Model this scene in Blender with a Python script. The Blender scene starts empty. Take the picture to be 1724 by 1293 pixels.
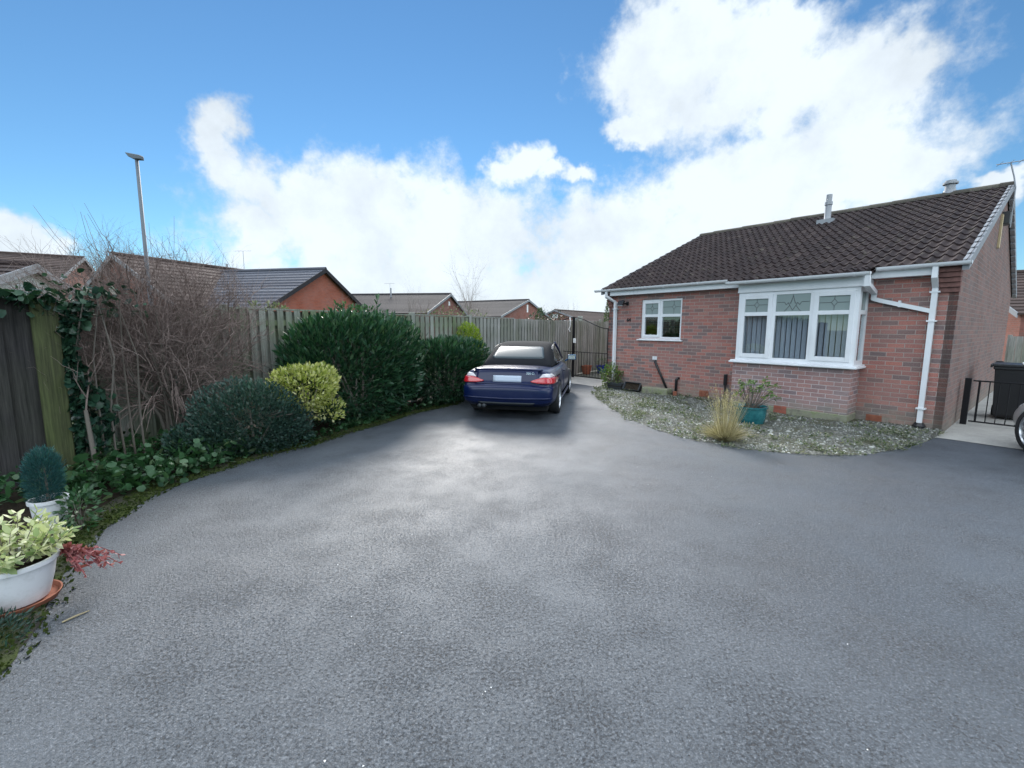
import bpy, bmesh, math, random
import numpy as np
from mathutils import Vector, Matrix
from mathutils.bvhtree import BVHTree
R = math.radians
random.seed(7)
sc = bpy.context.scene
col = sc.collection

# ------------------------------------------------------------------ helpers
class MB:
    """collects shapes and links them as ONE mesh object"""
    def __init__(s):
        s.v = []; s.f = []; s.m = []
    def add(s, vs, fs, mi=0):
        o = len(s.v); s.v += [tuple(v) for v in vs]
        for f in fs:
            s.f.append(tuple(o + i for i in f)); s.m.append(mi)
    def box(s, x0, x1, y0, y1, z0, z1, mi=0):
        v = [(x, y, z) for z in (z0, z1) for y in (y0, y1) for x in (x0, x1)]
        s.add(v, [(0, 2, 3, 1), (4, 5, 7, 6), (0, 1, 5, 4), (2, 6, 7, 3), (0, 4, 6, 2), (1, 3, 7, 5)], mi)
    def obox(s, c, ax, ay, az, mi=0):
        c, ax, ay, az = map(Vector, (c, ax, ay, az))
        v = [c + i * ax + j * ay + k * az for k in (-1, 1) for j in (-1, 1) for i in (-1, 1)]
        s.add(v, [(0, 2, 3, 1), (4, 5, 7, 6), (0, 1, 5, 4), (2, 6, 7, 3), (0, 4, 6, 2), (1, 3, 7, 5)], mi)
    def tube(s, path, r, n=6, mi=0, cap=True, phase=0.0):
        P = [Vector(p) for p in path]; k = len(P)
        if not isinstance(r, (list, tuple)): r = [r] * k
        up = None; rings = []
        for i, p in enumerate(P):
            a = P[max(i - 1, 0)]; b = P[min(i + 1, k - 1)]
            t = (b - a).normalized()
            if up is None:
                up = Vector((0, 0, 1)) if abs(t.z) < .9 else Vector((1, 0, 0))
            x = t.cross(up)
            if x.length < 1e-5: x = t.orthogonal()
            x.normalize(); y = x.cross(t).normalized(); up = y
            q = 1.0
            if 0 < i < k - 1:
                c = (P[i] - P[i - 1]).normalized().dot((P[i + 1] - P[i]).normalized())
                q = 1 / max(.5, math.sqrt((1 + c) / 2))
            rings.append([p + (x * math.cos(2 * math.pi * j / n + phase) + y * math.sin(2 * math.pi * j / n + phase) * (q if n == 4 else 1)) * r[i] for j in range(n)])
        vs = [v for g in rings for v in g]; fs = []
        for i in range(k - 1):
            for j in range(n):
                fs.append((i * n + j, i * n + (j + 1) % n, (i + 1) * n + (j + 1) % n, (i + 1) * n + j))
        if cap:
            fs.append(tuple(range(n))[::-1]); fs.append(tuple((k - 1) * n + j for j in range(n)))
        s.add(vs, fs, mi)
    def lathe(s, prof, n=32, c=(0, 0, 0), mi=0, axis='z'):
        vs = []; fs = []; k = len(prof)
        for j in range(n):
            a = 2 * math.pi * j / n
            for r, h in prof:
                if axis == 'z': vs.append((c[0] + r * math.cos(a), c[1] + r * math.sin(a), c[2] + h))
                else: vs.append((c[0] + h, c[1] + r * math.cos(a), c[2] + r * math.sin(a)))
        for j in range(n):
            for i in range(k - 1):
                fs.append((j * k + i, ((j + 1) % n) * k + i, ((j + 1) % n) * k + i + 1, j * k + i + 1))
        s.add(vs, fs, mi)
    def prism(s, poly, d, mi=0):
        """closed polygon (3d points) pushed along vector d"""
        n = len(poly); d = Vector(d); P = [Vector(p) for p in poly]
        vs = P + [p + d for p in P]
        fs = [tuple(range(n))[::-1], tuple(range(n, 2 * n))]
        for i in range(n): fs.append((i, (i + 1) % n, n + (i + 1) % n, n + i))
        s.add(vs, fs, mi)
    def build(s, name, mats, parent=None, smooth=False, bevel=0, **kw):
        me = bpy.data.meshes.new(name); me.from_pydata(s.v, [], s.f)
        if not isinstance(mats, (list, tuple)): mats = [mats]
        for m in mats: me.materials.append(m)
        me.polygons.foreach_set('material_index', s.m)
        bm = bmesh.new(); bm.from_mesh(me); bmesh.ops.recalc_face_normals(bm, faces=bm.faces); bm.to_mesh(me); bm.free()
        if smooth: me.polygons.foreach_set('use_smooth', [True] * len(me.polygons))
        return link(name, me, parent, bevel, smooth, **kw)
def link(name, me, parent=None, bevel=0, smooth=False, **kw):
    o = bpy.data.objects.new(name, me); col.objects.link(o)
    if parent: o.parent = parent
    if bevel:
        b = o.modifiers.new('bevel', 'BEVEL'); b.width = bevel; b.segments = 2; b.limit_method = 'ANGLE'; b.angle_limit = R(40)
        b.harden_normals = False
    if smooth == 'auto':
        w = o.modifiers.new('edge', 'EDGE_SPLIT'); w.split_angle = R(35)
    for k, v in kw.items(): o[k] = v
    return o
def raw(name, V, F, mat, parent=None, smooth=False, **kw):
    """numpy arrays: V (n,3), F (m,k) all faces with k corners"""
    me = bpy.data.meshes.new(name); V = np.asarray(V, np.float32); F = np.asarray(F, np.int32)
    me.vertices.add(len(V)); me.vertices.foreach_set('co', V.ravel())
    m, k = F.shape; me.loops.add(m * k); me.loops.foreach_set('vertex_index', F.ravel())
    me.polygons.add(m); me.polygons.foreach_set('loop_start', np.arange(0, m * k, k, dtype=np.int32))
    me.update(calc_edges=True)
    for mm in (mat if isinstance(mat, (list, tuple)) else [mat]): me.materials.append(mm)
    if smooth: me.polygons.foreach_set('use_smooth', [True] * m)
    return link(name, me, parent, **kw)
def tag(o, label=None, cat=None, group=None, kind=None):
    if label: o['label'] = label
    if cat: o['category'] = cat
    if group: o['group'] = group
    if kind: o['kind'] = kind
    return o
def empty(name, loc=(0, 0, 0), rz=0, **kw):
    o = bpy.data.objects.new(name, None); col.objects.link(o); o.location = loc; o.rotation_euler = (0, 0, rz)
    o.empty_display_size = .2
    for k, v in kw.items(): o[k] = v
    return o
def text_mesh(name, fc):
    t_ = bpy.data.objects.new('tmp_text', fc); col.objects.link(t_); bpy.context.view_layer.update()
    me = bpy.data.meshes.new_from_object(t_.evaluated_get(bpy.context.evaluated_depsgraph_get())); me.name = name; bpy.data.objects.remove(t_)
    return link(name, me)
def copy_tree(o, parent=None):
    c = o.copy(); col.objects.link(c)
    if parent: c.parent = parent
    for ch in list(o.children): copy_tree(ch, c)
    return c

# ------------------------------------------------------------------ materials
def mat(name, base=(.5, .5, .5), rough=.6, metal=0.0, spec=.5, coat=0.0):
    m = bpy.data.materials.new(name); m.use_nodes = True
    b = m.node_tree.nodes['Principled BSDF']
    b.inputs['Base Color'].default_value = (*base, 1); b.inputs['Roughness'].default_value = rough
    b.inputs['Metallic'].default_value = metal; b.inputs['Specular IOR Level'].default_value = spec
    b.inputs['Coat Weight'].default_value = coat; b.inputs['Coat Roughness'].default_value = .04
    return m
class NT:
    def __init__(s, m): s.t = m.node_tree; s.b = s.t.nodes.get('Principled BSDF')
    def n(s, typ, ins=None, **kw):
        x = s.t.nodes.new(typ)
        for k, v in kw.items(): setattr(x, k, v)
        for k, v in (ins or {}).items():
            if hasattr(v, 'node') or isinstance(v, bpy.types.NodeSocket): s.t.links.new(v, x.inputs[k])
            else: x.inputs[k].default_value = v
        return x
    def l(s, a, b): s.t.links.new(a, b)
    def math(s, op, a, b=0.0, c=None, clamp=False):
        ins = {0: a, 1: b}
        if c is not None: ins[2] = c
        return s.n('ShaderNodeMath', ins, operation=op, use_clamp=clamp).outputs[0]
    def ramp(s, fac, stops, interp='LINEAR'):
        r = s.n('ShaderNodeValToRGB', {0: fac}); e = r.color_ramp.elements; r.color_ramp.interpolation = interp
        while len(e) < len(stops): e.new(.5)
        for q, (p, c) in zip(e, stops): q.position = p; q.color = (*c, 1) if len(c) == 3 else c
        return r.outputs[0]
    def noise(s, vec, scale, detail=4, rough=.5, out=0):
        return s.n('ShaderNodeTexNoise', {'Vector': vec, 'Scale': scale, 'Detail': detail, 'Roughness': rough}).outputs[out]
    def mix(s, f, a, b, mode='MIX'):
        x = s.n('ShaderNodeMix', data_type='RGBA', blend_type=mode)
        for i, v in ((0, f), (6, a), (7, b)):
            if isinstance(v, bpy.types.NodeSocket): s.l(v, x.inputs[i])
            else: x.inputs[i].default_value = (*v, 1) if isinstance(v, tuple) and len(v) == 3 else v
        return x.outputs[2]
    def mapr(s, v, a, b, c, d):
        return s.n('ShaderNodeMapRange', {0: v, 1: a, 2: b, 3: c, 4: d}).outputs[0]
    def bump(s, h, strength=.5, dist=.01):
        s.l(s.n('ShaderNodeBump', {'Height': h, 'Strength': strength, 'Distance': dist}).outputs[0], s.b.inputs['Normal'])
    def obj(s): return s.n('ShaderNodeTexCoord').outputs['Object']
    def color(s, c): s.l(c, s.b.inputs['Base Color'])
    def rough(s, c): s.l(c, s.b.inputs['Roughness'])
def island(nt): return nt.n('ShaderNodeNewGeometry').outputs['Random Per Island']

def brick_mat(name, stops, mortar, stain=0.5, bw=.225, rh=.075, pale=0.0):
    m = mat(name, rough=.88, spec=.25); t = NT(m)
    tc = t.n('ShaderNodeTexCoord'); sx = t.n('ShaderNodeSeparateXYZ', {0: tc.outputs['Object']})
    nx = t.n('ShaderNodeSeparateXYZ', {0: tc.outputs['Normal']})
    side = t.math('GREATER_THAN', t.math('ABSOLUTE', nx.outputs[0]), .5)
    hx = t.n('ShaderNodeMix', {0: side, 2: sx.outputs[0], 3: sx.outputs[1]}, data_type='FLOAT').outputs[0]
    v = t.n('ShaderNodeCombineXYZ', {0: hx, 1: sx.outputs[2]}).outputs[0]
    wob = t.n('ShaderNodeVectorMath', {0: t.noise(v, 9, 3, .6, 1), 1: (.5, .5, .5)}, operation='SUBTRACT').outputs[0]
    v2 = t.n('ShaderNodeVectorMath', {0: t.n('ShaderNodeVectorMath', {0: wob, 3: .006}, operation='SCALE').outputs[0], 1: v}, operation='ADD').outputs[0]
    br = t.n('ShaderNodeTexBrick', {'Vector': v2, 'Color1': (0, 0, 0, 1), 'Color2': (1, 1, 1, 1), 'Mortar': (.5, .5, .5, 1), 'Scale': 1.0,
             'Mortar Size': .0062, 'Mortar Smooth': .25, 'Bias': 0.0, 'Brick Width': bw, 'Row Height': rh}, offset=.5)
    c = t.ramp(br.outputs['Color'], stops)
    nz = t.noise(v, 60, 5, .65); c = t.mix(.55, c, t.ramp(nz, [(.3, (.25, .25, .25)), (.7, (.8, .8, .8))]), 'OVERLAY')
    big = t.noise(v, 1.3, 4, .6)
    c = t.mix(t.mapr(big, .35, .7, 0.0, .16 + pale), c, (.42, .37, .36))
    mo = t.mix(t.noise(v, 25, 3), tuple(q * .75 for q in mortar), mortar)
    c = t.mix(br.outputs['Fac'], c, mo)
    # damp green and lime bloom near the ground
    zz = t.math('ADD', sx.outputs[2], t.mapr(t.noise(v, 4, 5, .6), .2, .8, -.22, .22))
    st = t.mapr(zz, .06, .42, min(1, stain * 1.5), 0.0)
    c = t.mix(t.mapr(t.noise(v, .8, 5, .65), .55, .75, 0, .35), c, (.13, .105, .10))    # old damp marks
    c = t.mix(st, c, t.mix(t.noise(v, 14, 4), (.12, .125, .085), (.33, .31, .27)))
    t.color(c)
    hgt = t.math('ADD', t.math('MULTIPLY', t.math('SUBTRACT', 1.0, br.outputs['Fac']), 1.0), t.math('MULTIPLY', nz, .35))
    t.bump(hgt, .7, .008)
    return m
M = {}
reds = [(.0, (.165, .122, .12)), (.22, (.215, .132, .118)), (.42, (.33, .142, .118)), (.6, (.40, .16, .125)), (.8, (.285, .14, .122)), (1., (.385, .18, .145))]
M['brick'] = brick_mat('bungalow_brick', reds, (.42, .355, .325))
M['brick_pale'] = brick_mat('bay_brick', [(.0, (.19, .155, .165)), (.3, (.25, .165, .16)), (.55, (.36, .19, .165)), (.8, (.29, .17, .16)), (1., (.38, .215, .185))], (.60, .51, .50), pale=.2)
M['brick_side'] = brick_mat('gable_brick', [(.0, (.125, .092, .085)), (.4, (.17, .102, .088)), (.7, (.21, .115, .094)), (1., (.17, .108, .096))], (.26, .222, .205), stain=.3, pale=.0)  # front brick with shade put into its colour, offsetting the bright sky
M['brick_far'] = brick_mat('orange_brick', [(0, (.28, .075, .045)), (.5, (.36, .10, .06)), (1., (.31, .085, .05))], (.30, .18, .14), stain=0.)
M['brick_far2'] = brick_mat('brown_brick', [(0, (.18, .075, .055)), (.5, (.25, .09, .065)), (1., (.21, .08, .06))], (.25, .17, .15), stain=0.)
M['corbel'] = mat('corbel_brick', (.20, .105, .09), .9, spec=.2); _t = NT(M['corbel'])
_t.color(_t.ramp(_t.noise(_t.obj(), 18, 4, .6), [(.3, (.13, .07, .065)), (.7, (.25, .13, .11))])); _t.bump(_t.noise(_t.obj(), 90, 4), .4, .004)

def tile_mat(name, stops, lichen=.25):
    m = mat(name, rough=.8, spec=.25); t = NT(m); ob = t.obj()
    c = t.ramp(island(t), stops)
    c = t.mix(.6, c, t.ramp(t.noise(ob, 28, 5, .7), [(.25, (.22, .22, .22)), (.75, (.78, .78, .78))]), 'OVERLAY')
    c = t.mix(t.mapr(t.noise(ob, 5, 6, .7), .58, .72, 0, lichen), c, (.16, .15, .11))
    t.color(c); t.bump(t.noise(ob, 120, 3), .3, .003); return m
M['tile'] = tile_mat('brown_roof_tile', [(0, (.020, .0125, .013)), (.5, (.027, .017, .017)), (.92, (.034, .022, .021)), (1, (.048, .033, .031))], .5)
M['tile_grey'] = tile_mat('grey_roof_tile', [(0, (.055, .058, .075)), (1, (.095, .10, .12))], .1)
M['tile_dark'] = tile_mat('dark_roof_tile', [(0, (.022, .021, .025)), (1, (.042, .038, .042))], .15)
M['tile_brown'] = tile_mat('faded_roof_tile', [(0, (.040, .027, .024)), (1, (.070, .048, .042))], .2)
M['ridge'] = tile_mat('mossy_ridge_tile', [(0, (.055, .048, .040)), (1, (.10, .092, .072))], .7)
M['verge'] = mat('grey_verge', (.23, .24, .26), .6)
M['upvc'] = mat('white_upvc', (.78, .80, .82), .28); _t = NT(M['upvc'])
_t.color(_t.mix(_t.mapr(_t.noise(_t.obj(), 3, 5, .7), .4, .75, 0, .4), (.80, .81, .83), (.62, .63, .63)))
M['lead'] = mat('lead_came', (.10, .10, .11), .5, .4)
M['grey_pipe'] = mat('flue_metal', (.30, .31, .33), .5, .3); M['pale_pipe'] = mat('flue_cap', (.55, .56, .57), .5)
M['black_plastic'] = mat('black_plastic', (.012, .012, .014), .4); M['dark_plastic'] = mat('dark_grey_plastic', (.035, .04, .045), .55)
M['black_metal'] = mat('black_ironwork', (.010, .010, .012), .7, spec=.25); M['white_paint'] = mat('white_paint', (.75, .75, .74), .5)
M['lamp_grey'] = mat('lamp_grey', (.10, .12, .14), .6)
M['cream'] = mat('cream_board', (.48, .38, .22), .7)
M['terracotta'] = mat('terracotta', (.30, .10, .055), .8); M['bluepot'] = mat('blue_plastic', (.012, .03, .25), .3)
_t = NT(M['terracotta']); _t.color(_t.ramp(_t.noise(_t.obj(), 12, 5, .6), [(.3, (.22, .07, .04)), (.7, (.34, .13, .075))]))
M['whitepot'] = mat('white_pot', (.66, .66, .68), .35); _t = NT(M['whitepot'])
_t.color(_t.mix(_t.mapr(_t.noise(_t.obj(), 9, 6, .7), .45, .75, 0, .6), (.70, .70, .72), (.40, .40, .38)))
M['teal'] = mat('teal_glaze', (.010, .085, .095), .12, coat=.6); _t = NT(M['teal'])
_t.color(_t.ramp(_t.noise(_t.obj(), 7, 5, .7), [(.3, (.006, .07, .085)), (.55, (.016, .14, .155)), (.8, (.06, .23, .235))]))
M['soil'] = mat('dark_soil', (.03, .022, .016), .95, spec=.1); _t = NT(M['soil'])
_t.color(_t.ramp(_t.noise(_t.obj(), 30, 6, .7), [(.3, (.015, .012, .009)), (.7, (.055, .042, .030))])); _t.bump(_t.noise(_t.obj(), 40, 5, .7), .9, .03)
M['concrete'] = mat('pale_concrete', (.36, .35, .32), .85); _t = NT(M['concrete'])
_t.color(_t.mix(.5, _t.ramp(_t.noise(_t.obj(), 3.5, 6, .65), [(.3, (.22, .21, .19)), (.7, (.42, .40, .36))]), _t.ramp(_t.noise(_t.obj(), 80, 4), [(.3, (.25, .25, .24)), (.7, (.45, .44, .41))])))
_t.bump(_t.noise(_t.obj(), 90, 4), .4, .004)
M['block'] = mat('mossy_stone', (.25, .25, .2), .9); _t = NT(M['block'])
_t.color(_t.ramp(_t.noise(_t.obj(), 7, 6, .7), [(.3, (.14, .13, .10)), (.5, (.25, .25, .18)), (.62, (.20, .23, .11)), (.8, (.34, .32, .27))])); _t.bump(_t.noise(_t.obj(), 30, 5), .7, .012)

def glass_mat(name, tint=(.93, .95, .95), refl=.09):
    m = bpy.data.materials.new(name); m.use_nodes = True; t = NT(m); t.t.nodes.remove(t.b)
    ge = t.n('ShaderNodeNewGeometry'); cs = t.math('ABSOLUTE', t.n('ShaderNodeVectorMath', {0: ge.outputs['Normal'], 1: ge.outputs['Incoming']}, operation='DOT_PRODUCT').outputs['Value'])
    f = t.math('ADD', t.math('MULTIPLY', t.math('POWER', t.math('SUBTRACT', 1.0, cs), 5.0), .9), refl, clamp=True)
    tr = t.n('ShaderNodeBsdfTransparent', {'Color': (*tint, 1)}).outputs[0]
    gl = t.n('ShaderNodeBsdfGlossy', {'Roughness': .015, 'Color': (.95, .97, 1, 1)}).outputs[0]
    mx = t.n('ShaderNodeMixShader', {0: f, 1: tr, 2: gl}).outputs[0]
    t.l(mx, t.t.nodes['Material Output'].inputs[0]); return m
M['glass'] = glass_mat('window_glass'); M['toplight'] = mat('obscured_glass', (.26, .31, .30), .12)
_t = NT(M['toplight']); _t.bump(_t.noise(_t.obj(), 45, 3), .12, .01)
M['blind'] = mat('slate_blind', (.40, .44, .52), .8); M['room'] = mat('room_plaster', (.35, .34, .32), .9)

def leaf_mat(name, stops, rough=.45, trans=.35, spec=.4):
    m = mat(name, rough=rough, spec=spec); t = NT(m)
    c = t.ramp(island(t), stops); t.color(c)
    tl = t.n('ShaderNodeBsdfTranslucent', {'Color': t.mix(1., c, (1.1, 1.25, .7), 'MULTIPLY')}).outputs[0]
    mx = t.n('ShaderNodeMixShader', {0: trans, 1: t.b.outputs[0], 2: tl}).outputs[0]
    t.l(mx, t.t.nodes['Material Output'].inputs[0]); return m
M['laurel'] = leaf_mat('laurel_leaf', [(0, (.012, .040, .022)), (.4, (.019, .062, .030)), (.8, (.034, .088, .040)), (1, (.07, .12, .062))], .33, .22)
M['privet'] = leaf_mat('small_dark_leaf', [(0, (.018, .046, .038)), (.5, (.030, .068, .052)), (.9, (.055, .10, .078)), (1, (.11, .15, .125))], .45, .2)
M['gold'] = leaf_mat('golden_leaf', [(0, (.13, .19, .03)), (.3, (.34, .37, .08)), (.7, (.50, .49, .17)), (1, (.60, .59, .34))], .5, .3)
M['lime'] = leaf_mat('lime_conifer_leaf', [(0, (.10, .17, .012)), (.5, (.19, .27, .018)), (1, (.30, .36, .04))], .6, .3)
M['ivy'] = leaf_mat('ivy_leaf', [(0, (.016, .048, .018)), (.5, (.030, .085, .032)), (.85, (.05, .12, .05)), (1, (.15, .20, .12))], .4, .25)
M['ivy_dark'] = leaf_mat('dark_ivy_leaf', [(0, (.012, .038, .026)), (.6, (.022, .062, .036)), (1, (.05, .10, .06))], .35, .2)
M['varieg'] = leaf_mat('cream_edged_leaf', [(0, (.16, .24, .08)), (.35, (.40, .44, .22)), (.7, (.58, .58, .36)), (1, (.68, .66, .48))], .45, .3)
M['redleaf'] = leaf_mat('red_leaf', [(0, (.18, .04, .045)), (.6, (.30, .085, .09)), (1, (.50, .24, .24))], .5, .3)
M['bluegreen'] = leaf_mat('blue_conifer_leaf', [(0, (.012, .062, .068)), (.6, (.022, .09, .095)), (1, (.045, .13, .12))], .6, .2)
M['weed'] = leaf_mat('weed_leaf', [(0, (.06, .09, .045)), (.45, (.12, .145, .085)), (.8, (.21, .22, .155)), (1, (.30, .28, .21))], .6, .3)
M['potleaf'] = leaf_mat('rhododendron_leaf', [(0, (.05, .10, .025)), (.6, (.10, .17, .045)), (1, (.22, .26, .09))], .4, .3)
M['straw'] = leaf_mat('straw_grass', [(0, (.14, .13, .05)), (.4, (.33, .27, .16)), (.8, (.48, .40, .27)), (1, (.58, .50, .38))], .7, .3)
M['conifer'] = leaf_mat('dark_conifer_leaf', [(0, (.03, .06, .02)), (1, (.09, .14, .035))], .6, .2)
M['moss'] = leaf_mat('moss_tuft', [(0, (.016, .028, .008)), (.6, (.034, .050, .012)), (1, (.06, .08, .02))], .9, .1, .1)
def bark(name, a, b, rough=.85):
    m = mat(name, rough=rough, spec=.2); t = NT(m); t.color(t.mix(island(t), a, b)); return m
M['twig'] = bark('brown_twig', (.098, .068, .060), (.29, .225, .20)); M['stem'] = bark('grey_stem', (.10, .085, .07), (.17, .15, .13))
M['twig_far'] = bark('far_twig', (.16, .13, .12), (.26, .22, .20))

def wood_mat(name, a, b, green, gfac, grain=1.0):
    m = mat(name, rough=.85, spec=.25); t = NT(m); ob = t.obj()
    mp = t.n('ShaderNodeMapping', {0: ob, 3: (26, 26, 1.6)}).outputs[0]
    g = t.noise(mp, 1.0, 6, .65); rn = island(t)
    c = t.mix(t.mapr(g, .3, .7, 0, 1), a, b)
    c = t.mix(t.mapr(rn, 0, 1, 0, .45), c, tuple(x * .55 for x in a))
    gn = t.math('ADD', t.noise(ob, 1.1, 4, .6), t.math('MULTIPLY', t.math('SUBTRACT', rn, .5), .25))
    c = t.mix(t.mapr(gn, .38, .66, 0, gfac), c, green)
    st_ = t.noise(t.n('ShaderNodeMapping', {0: ob, 3: (75, 75, 2.2)}).outputs[0], 1.0, 4, .7)
    c = t.mix(.7, c, t.ramp(st_, [(.3, (.2, .2, .2)), (.7, (.78, .78, .78))]), 'OVERLAY')
    t.color(c); t.bump(t.math('ADD', g, st_), .6, .006); return m
M['fence'] = wood_mat('weathered_fence_wood', (.23, .235, .22), (.39, .39, .365), (.15, .17, .12), .6)
M['fence_green'] = wood_mat('algae_fence_wood', (.20, .21, .185), (.32, .335, .29), (.13, .165, .085), .9)
M['darkwood'] = wood_mat('creosoted_wood', (.018, .017, .019), (.062, .056, .056), (.045, .05, .03), .35)
M['mosswood'] = wood_mat('mossy_wood', (.038, .040, .022), (.085, .098, .042), (.070, .092, .028), .85)

# asphalt: damp, worn, coarse chippings
m = M['asphalt'] = mat('worn_asphalt', rough=.5, spec=.5); t = NT(m); ob = t.obj()
vo = t.n('ShaderNodeTexVoronoi', {'Vector': ob, 'Scale': 92.0}); cell = t.n('ShaderNodeSeparateColor', {0: vo.outputs['Color']}).outputs[0]
grit = t.noise(ob, 78, 4, .62)
c = t.ramp(t.math('ADD', grit, t.mapr(cell, 0, 1, -.09, .09)), [(.36, (.023, .028, .035)), (.46, (.042, .050, .061)), (.58, (.063, .074, .088)), (.72, (.13, .146, .168))])
c = t.mix(t.mapr(t.noise(ob, .55, 7, .66), .40, .62, 0, .40), c, (.090, .104, .121))         # worn pale areas
c = t.mix(t.mapr(t.noise(ob, .8, 7, .72), .50, .68, 0, .2), c, (.032, .038, .046))           # darker binder-rich areas
c = t.mix(t.mapr(t.noise(ob, 6.5, 5, .7), .52, .72, 0, .15), c, (.034, .040, .048))
pit = t.math('ADD', t.noise(ob, 58, 5, .72), t.mapr(t.noise(ob, 2.2, 4, .6), .3, .7, -.06, .06))
c = t.mix(t.mapr(pit, .385, .435, .95, 0), c, (.012, .013, .016))                               # open voids between the stones
c = t.mix(t.mapr(t.noise(ob, 90, 3, .6), .585, .66, 0, .55), c, (.22, .235, .255))
t.color(c)
t.rough(t.math('ADD', t.mapr(t.noise(ob, .62, 5, .6), .36, .64, .31, .50), t.math('MULTIPLY', grit, .10)))
hh = t.math('ADD', t.math('MULTIPLY', t.mapr(pit, .36, .50, 0, 1), .8), t.math('ADD', t.math('MULTIPLY', t.noise(ob, 115, 5, .7), 1.8), t.math('MULTIPLY', t.noise(ob, 3, 4), .3)))
t.bump(hh, .6, .006)
M['ground'] = mat('far_ground', (.06, .075, .035), .95, spec=.1)
M['gravel_ground'] = mat('gravel_ground', (.2, .2, .18), .95, spec=.2); t = NT(M['gravel_ground']); ob = t.obj()
vo = t.n('ShaderNodeTexVoronoi', {'Vector': ob, 'Scale': 38.0})
c = t.ramp(t.n('ShaderNodeSeparateColor', {0: vo.outputs['Color']}).outputs[0], [(0, (.05, .05, .045)), (.5, (.10, .10, .09)), (1, (.22, .22, .20))])
c = t.mix(t.mapr(t.noise(ob, 2.2, 6, .7), .42, .6, 0, .85), c, (.075, .075, .045)); t.color(c); t.bump(vo.outputs['Distance'], .8, -.02)
m = M['chip'] = mat('stone_chip', rough=.8); t = NT(m)
t.color(t.ramp(island(t), [(0, (.045, .048, .043)), (.4, (.105, .113, .098)), (.75, (.19, .20, .175)), (1, (.38, .385, .36))]))

# ------------------------------------------------------------------ foliage
rng = np.random.default_rng(11)
def nrm(a): return a / np.maximum(np.linalg.norm(a, axis=1, keepdims=True), 1e-9)
def leaves(name, P, D, size, mat, parent=None, w=.4, droop=.25, jit=.35, rnd=.35, fold=.25, six=False, **kw):
    """many separate folded leaves: P positions, D pointing directions"""
    P = np.asarray(P, float); n = len(P)
    D = nrm(np.asarray(D, float) + rng.normal(0, jit, (n, 3)) - np.array([0, 0, droop]) * rng.random((n, 1)))
    S = nrm(np.cross(D, nrm(rng.normal(0, 1, (n, 3)) + np.array([0, 0, .8])))); U = np.cross(S, D)
    L = (size * (1 + rnd * rng.normal(0, 1, n)).clip(.45, 1.9))[:, None]; W = L * w * .5
    if six:
        V = np.stack([P, P + D * L * .28 + S * W - U * L * fold * .3, P + D * L * .68 + S * W * .85 - U * L * fold * .35, P + D * L - U * L * fold * .4,
                      P + D * L * .68 - S * W * .85 - U * L * fold * .35, P + D * L * .28 - S * W - U * L * fold * .3, P + D * L * .3, P + D * L * .7 - U * L * fold * .1], 1).reshape(-1, 3)
        f = np.array([[0, 1, 6, 5], [1, 2, 7, 6], [6, 7, 4, 5], [2, 3, 4, 7]])
        F = (f[None] + 8 * np.arange(n)[:, None, None]).reshape(-1, 4)
    else:
        V = np.stack([P, P + D * L * .5 + S * W - U * L * fold * .3, P + D * L - U * L * fold * .3, P + D * L * .5 - S * W - U * L * fold * .3], 1).reshape(-1, 3)
        V[1::4] += 0; f = np.array([[0, 1, 2], [0, 2, 3]])
        F = (f[None] + 4 * np.arange(n)[:, None, None]).reshape(-1, 3)
    return raw(name, V, F, mat, parent, **kw)
def blob(n, c, r, lump=.18, k=9, shell=.45, seed=0, zmin=None, flat=0.0):
    """points through the outer volume of a lumpy ellipsoid, with outward directions"""
    g = np.random.default_rng(seed); D = nrm(g.normal(0, 1, (n, 3)))
    B = nrm(g.normal(0, 1, (k * 3, 3))); A = g.uniform(-.5, 1, k * 3)
    bump = sum(a * np.exp(-(1 - D @ b) * 9) for a, b in zip(A, B))
    rad = (1 + lump * bump) * (1 - shell * g.random(n) ** 1.6)
    if flat: rad *= 1 / (np.abs(D) ** (2 + flat)).sum(1) ** (1 / (2 + flat)) / 1.08
    P = D * rad[:, None] * np.array(r); N = nrm(D / np.array(r))
    P = P + np.array(c); N = N + np.array([0, 0, .25])
    if zmin is not None:
        k_ = P[:, 2] > zmin; P, N = P[k_], N[k_]
    return P, N
def branches(mb, base, tips, r0=.02, r1=.004, n=5, sag=.0, g=None):
    g = g or random
    for tp in tips:
        b = Vector(base); e = Vector(tp); mid = (b + e) / 2 + Vector((g.uniform(-.1, .1), g.uniform(-.1, .1), g.uniform(-.02, .12))) * (e - b).length
        pts = [b * (1 - s) ** 2 + mid * 2 * s * (1 - s) + e * s * s for s in (0, .25, .5, .75, 1)]
        mb.tube(pts, [r0 + (r1 - r0) * i / 4 for i in range(5)], n)
def twigs(mb, start, d, length, r, depth, g, kink=.22, up=.1, nkids=3, n=3):
    d = Vector(d).normalized(); p = Vector(start); pts = [p.copy()]; segs = 4; rr = [r]
    kids = []
    for i in range(segs):
        d = (d + Vector((g.gauss(0, kink), g.gauss(0, kink), g.gauss(0, kink) + up))).normalized()
        p = p + d * length / segs; pts.append(p.copy()); rr.append(r * (1 - .7 * (i + 1) / segs))
        if depth > 0:
            for _ in range(nkids if i else 1):
                if g.random() < .75: kids.append((p.copy(), d.copy(), rr[-1]))
    mb.tube(pts, rr, n, cap=False)
    for q, dd, r_ in kids:
        sd = (dd + Vector((g.gauss(0, .7), g.gauss(0, .7), g.gauss(0, .6)))).normalized()
        twigs(mb, q, sd, length * g.uniform(.4, .75), r_ * .7, depth - 1, g, kink, up, nkids, n)

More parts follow.
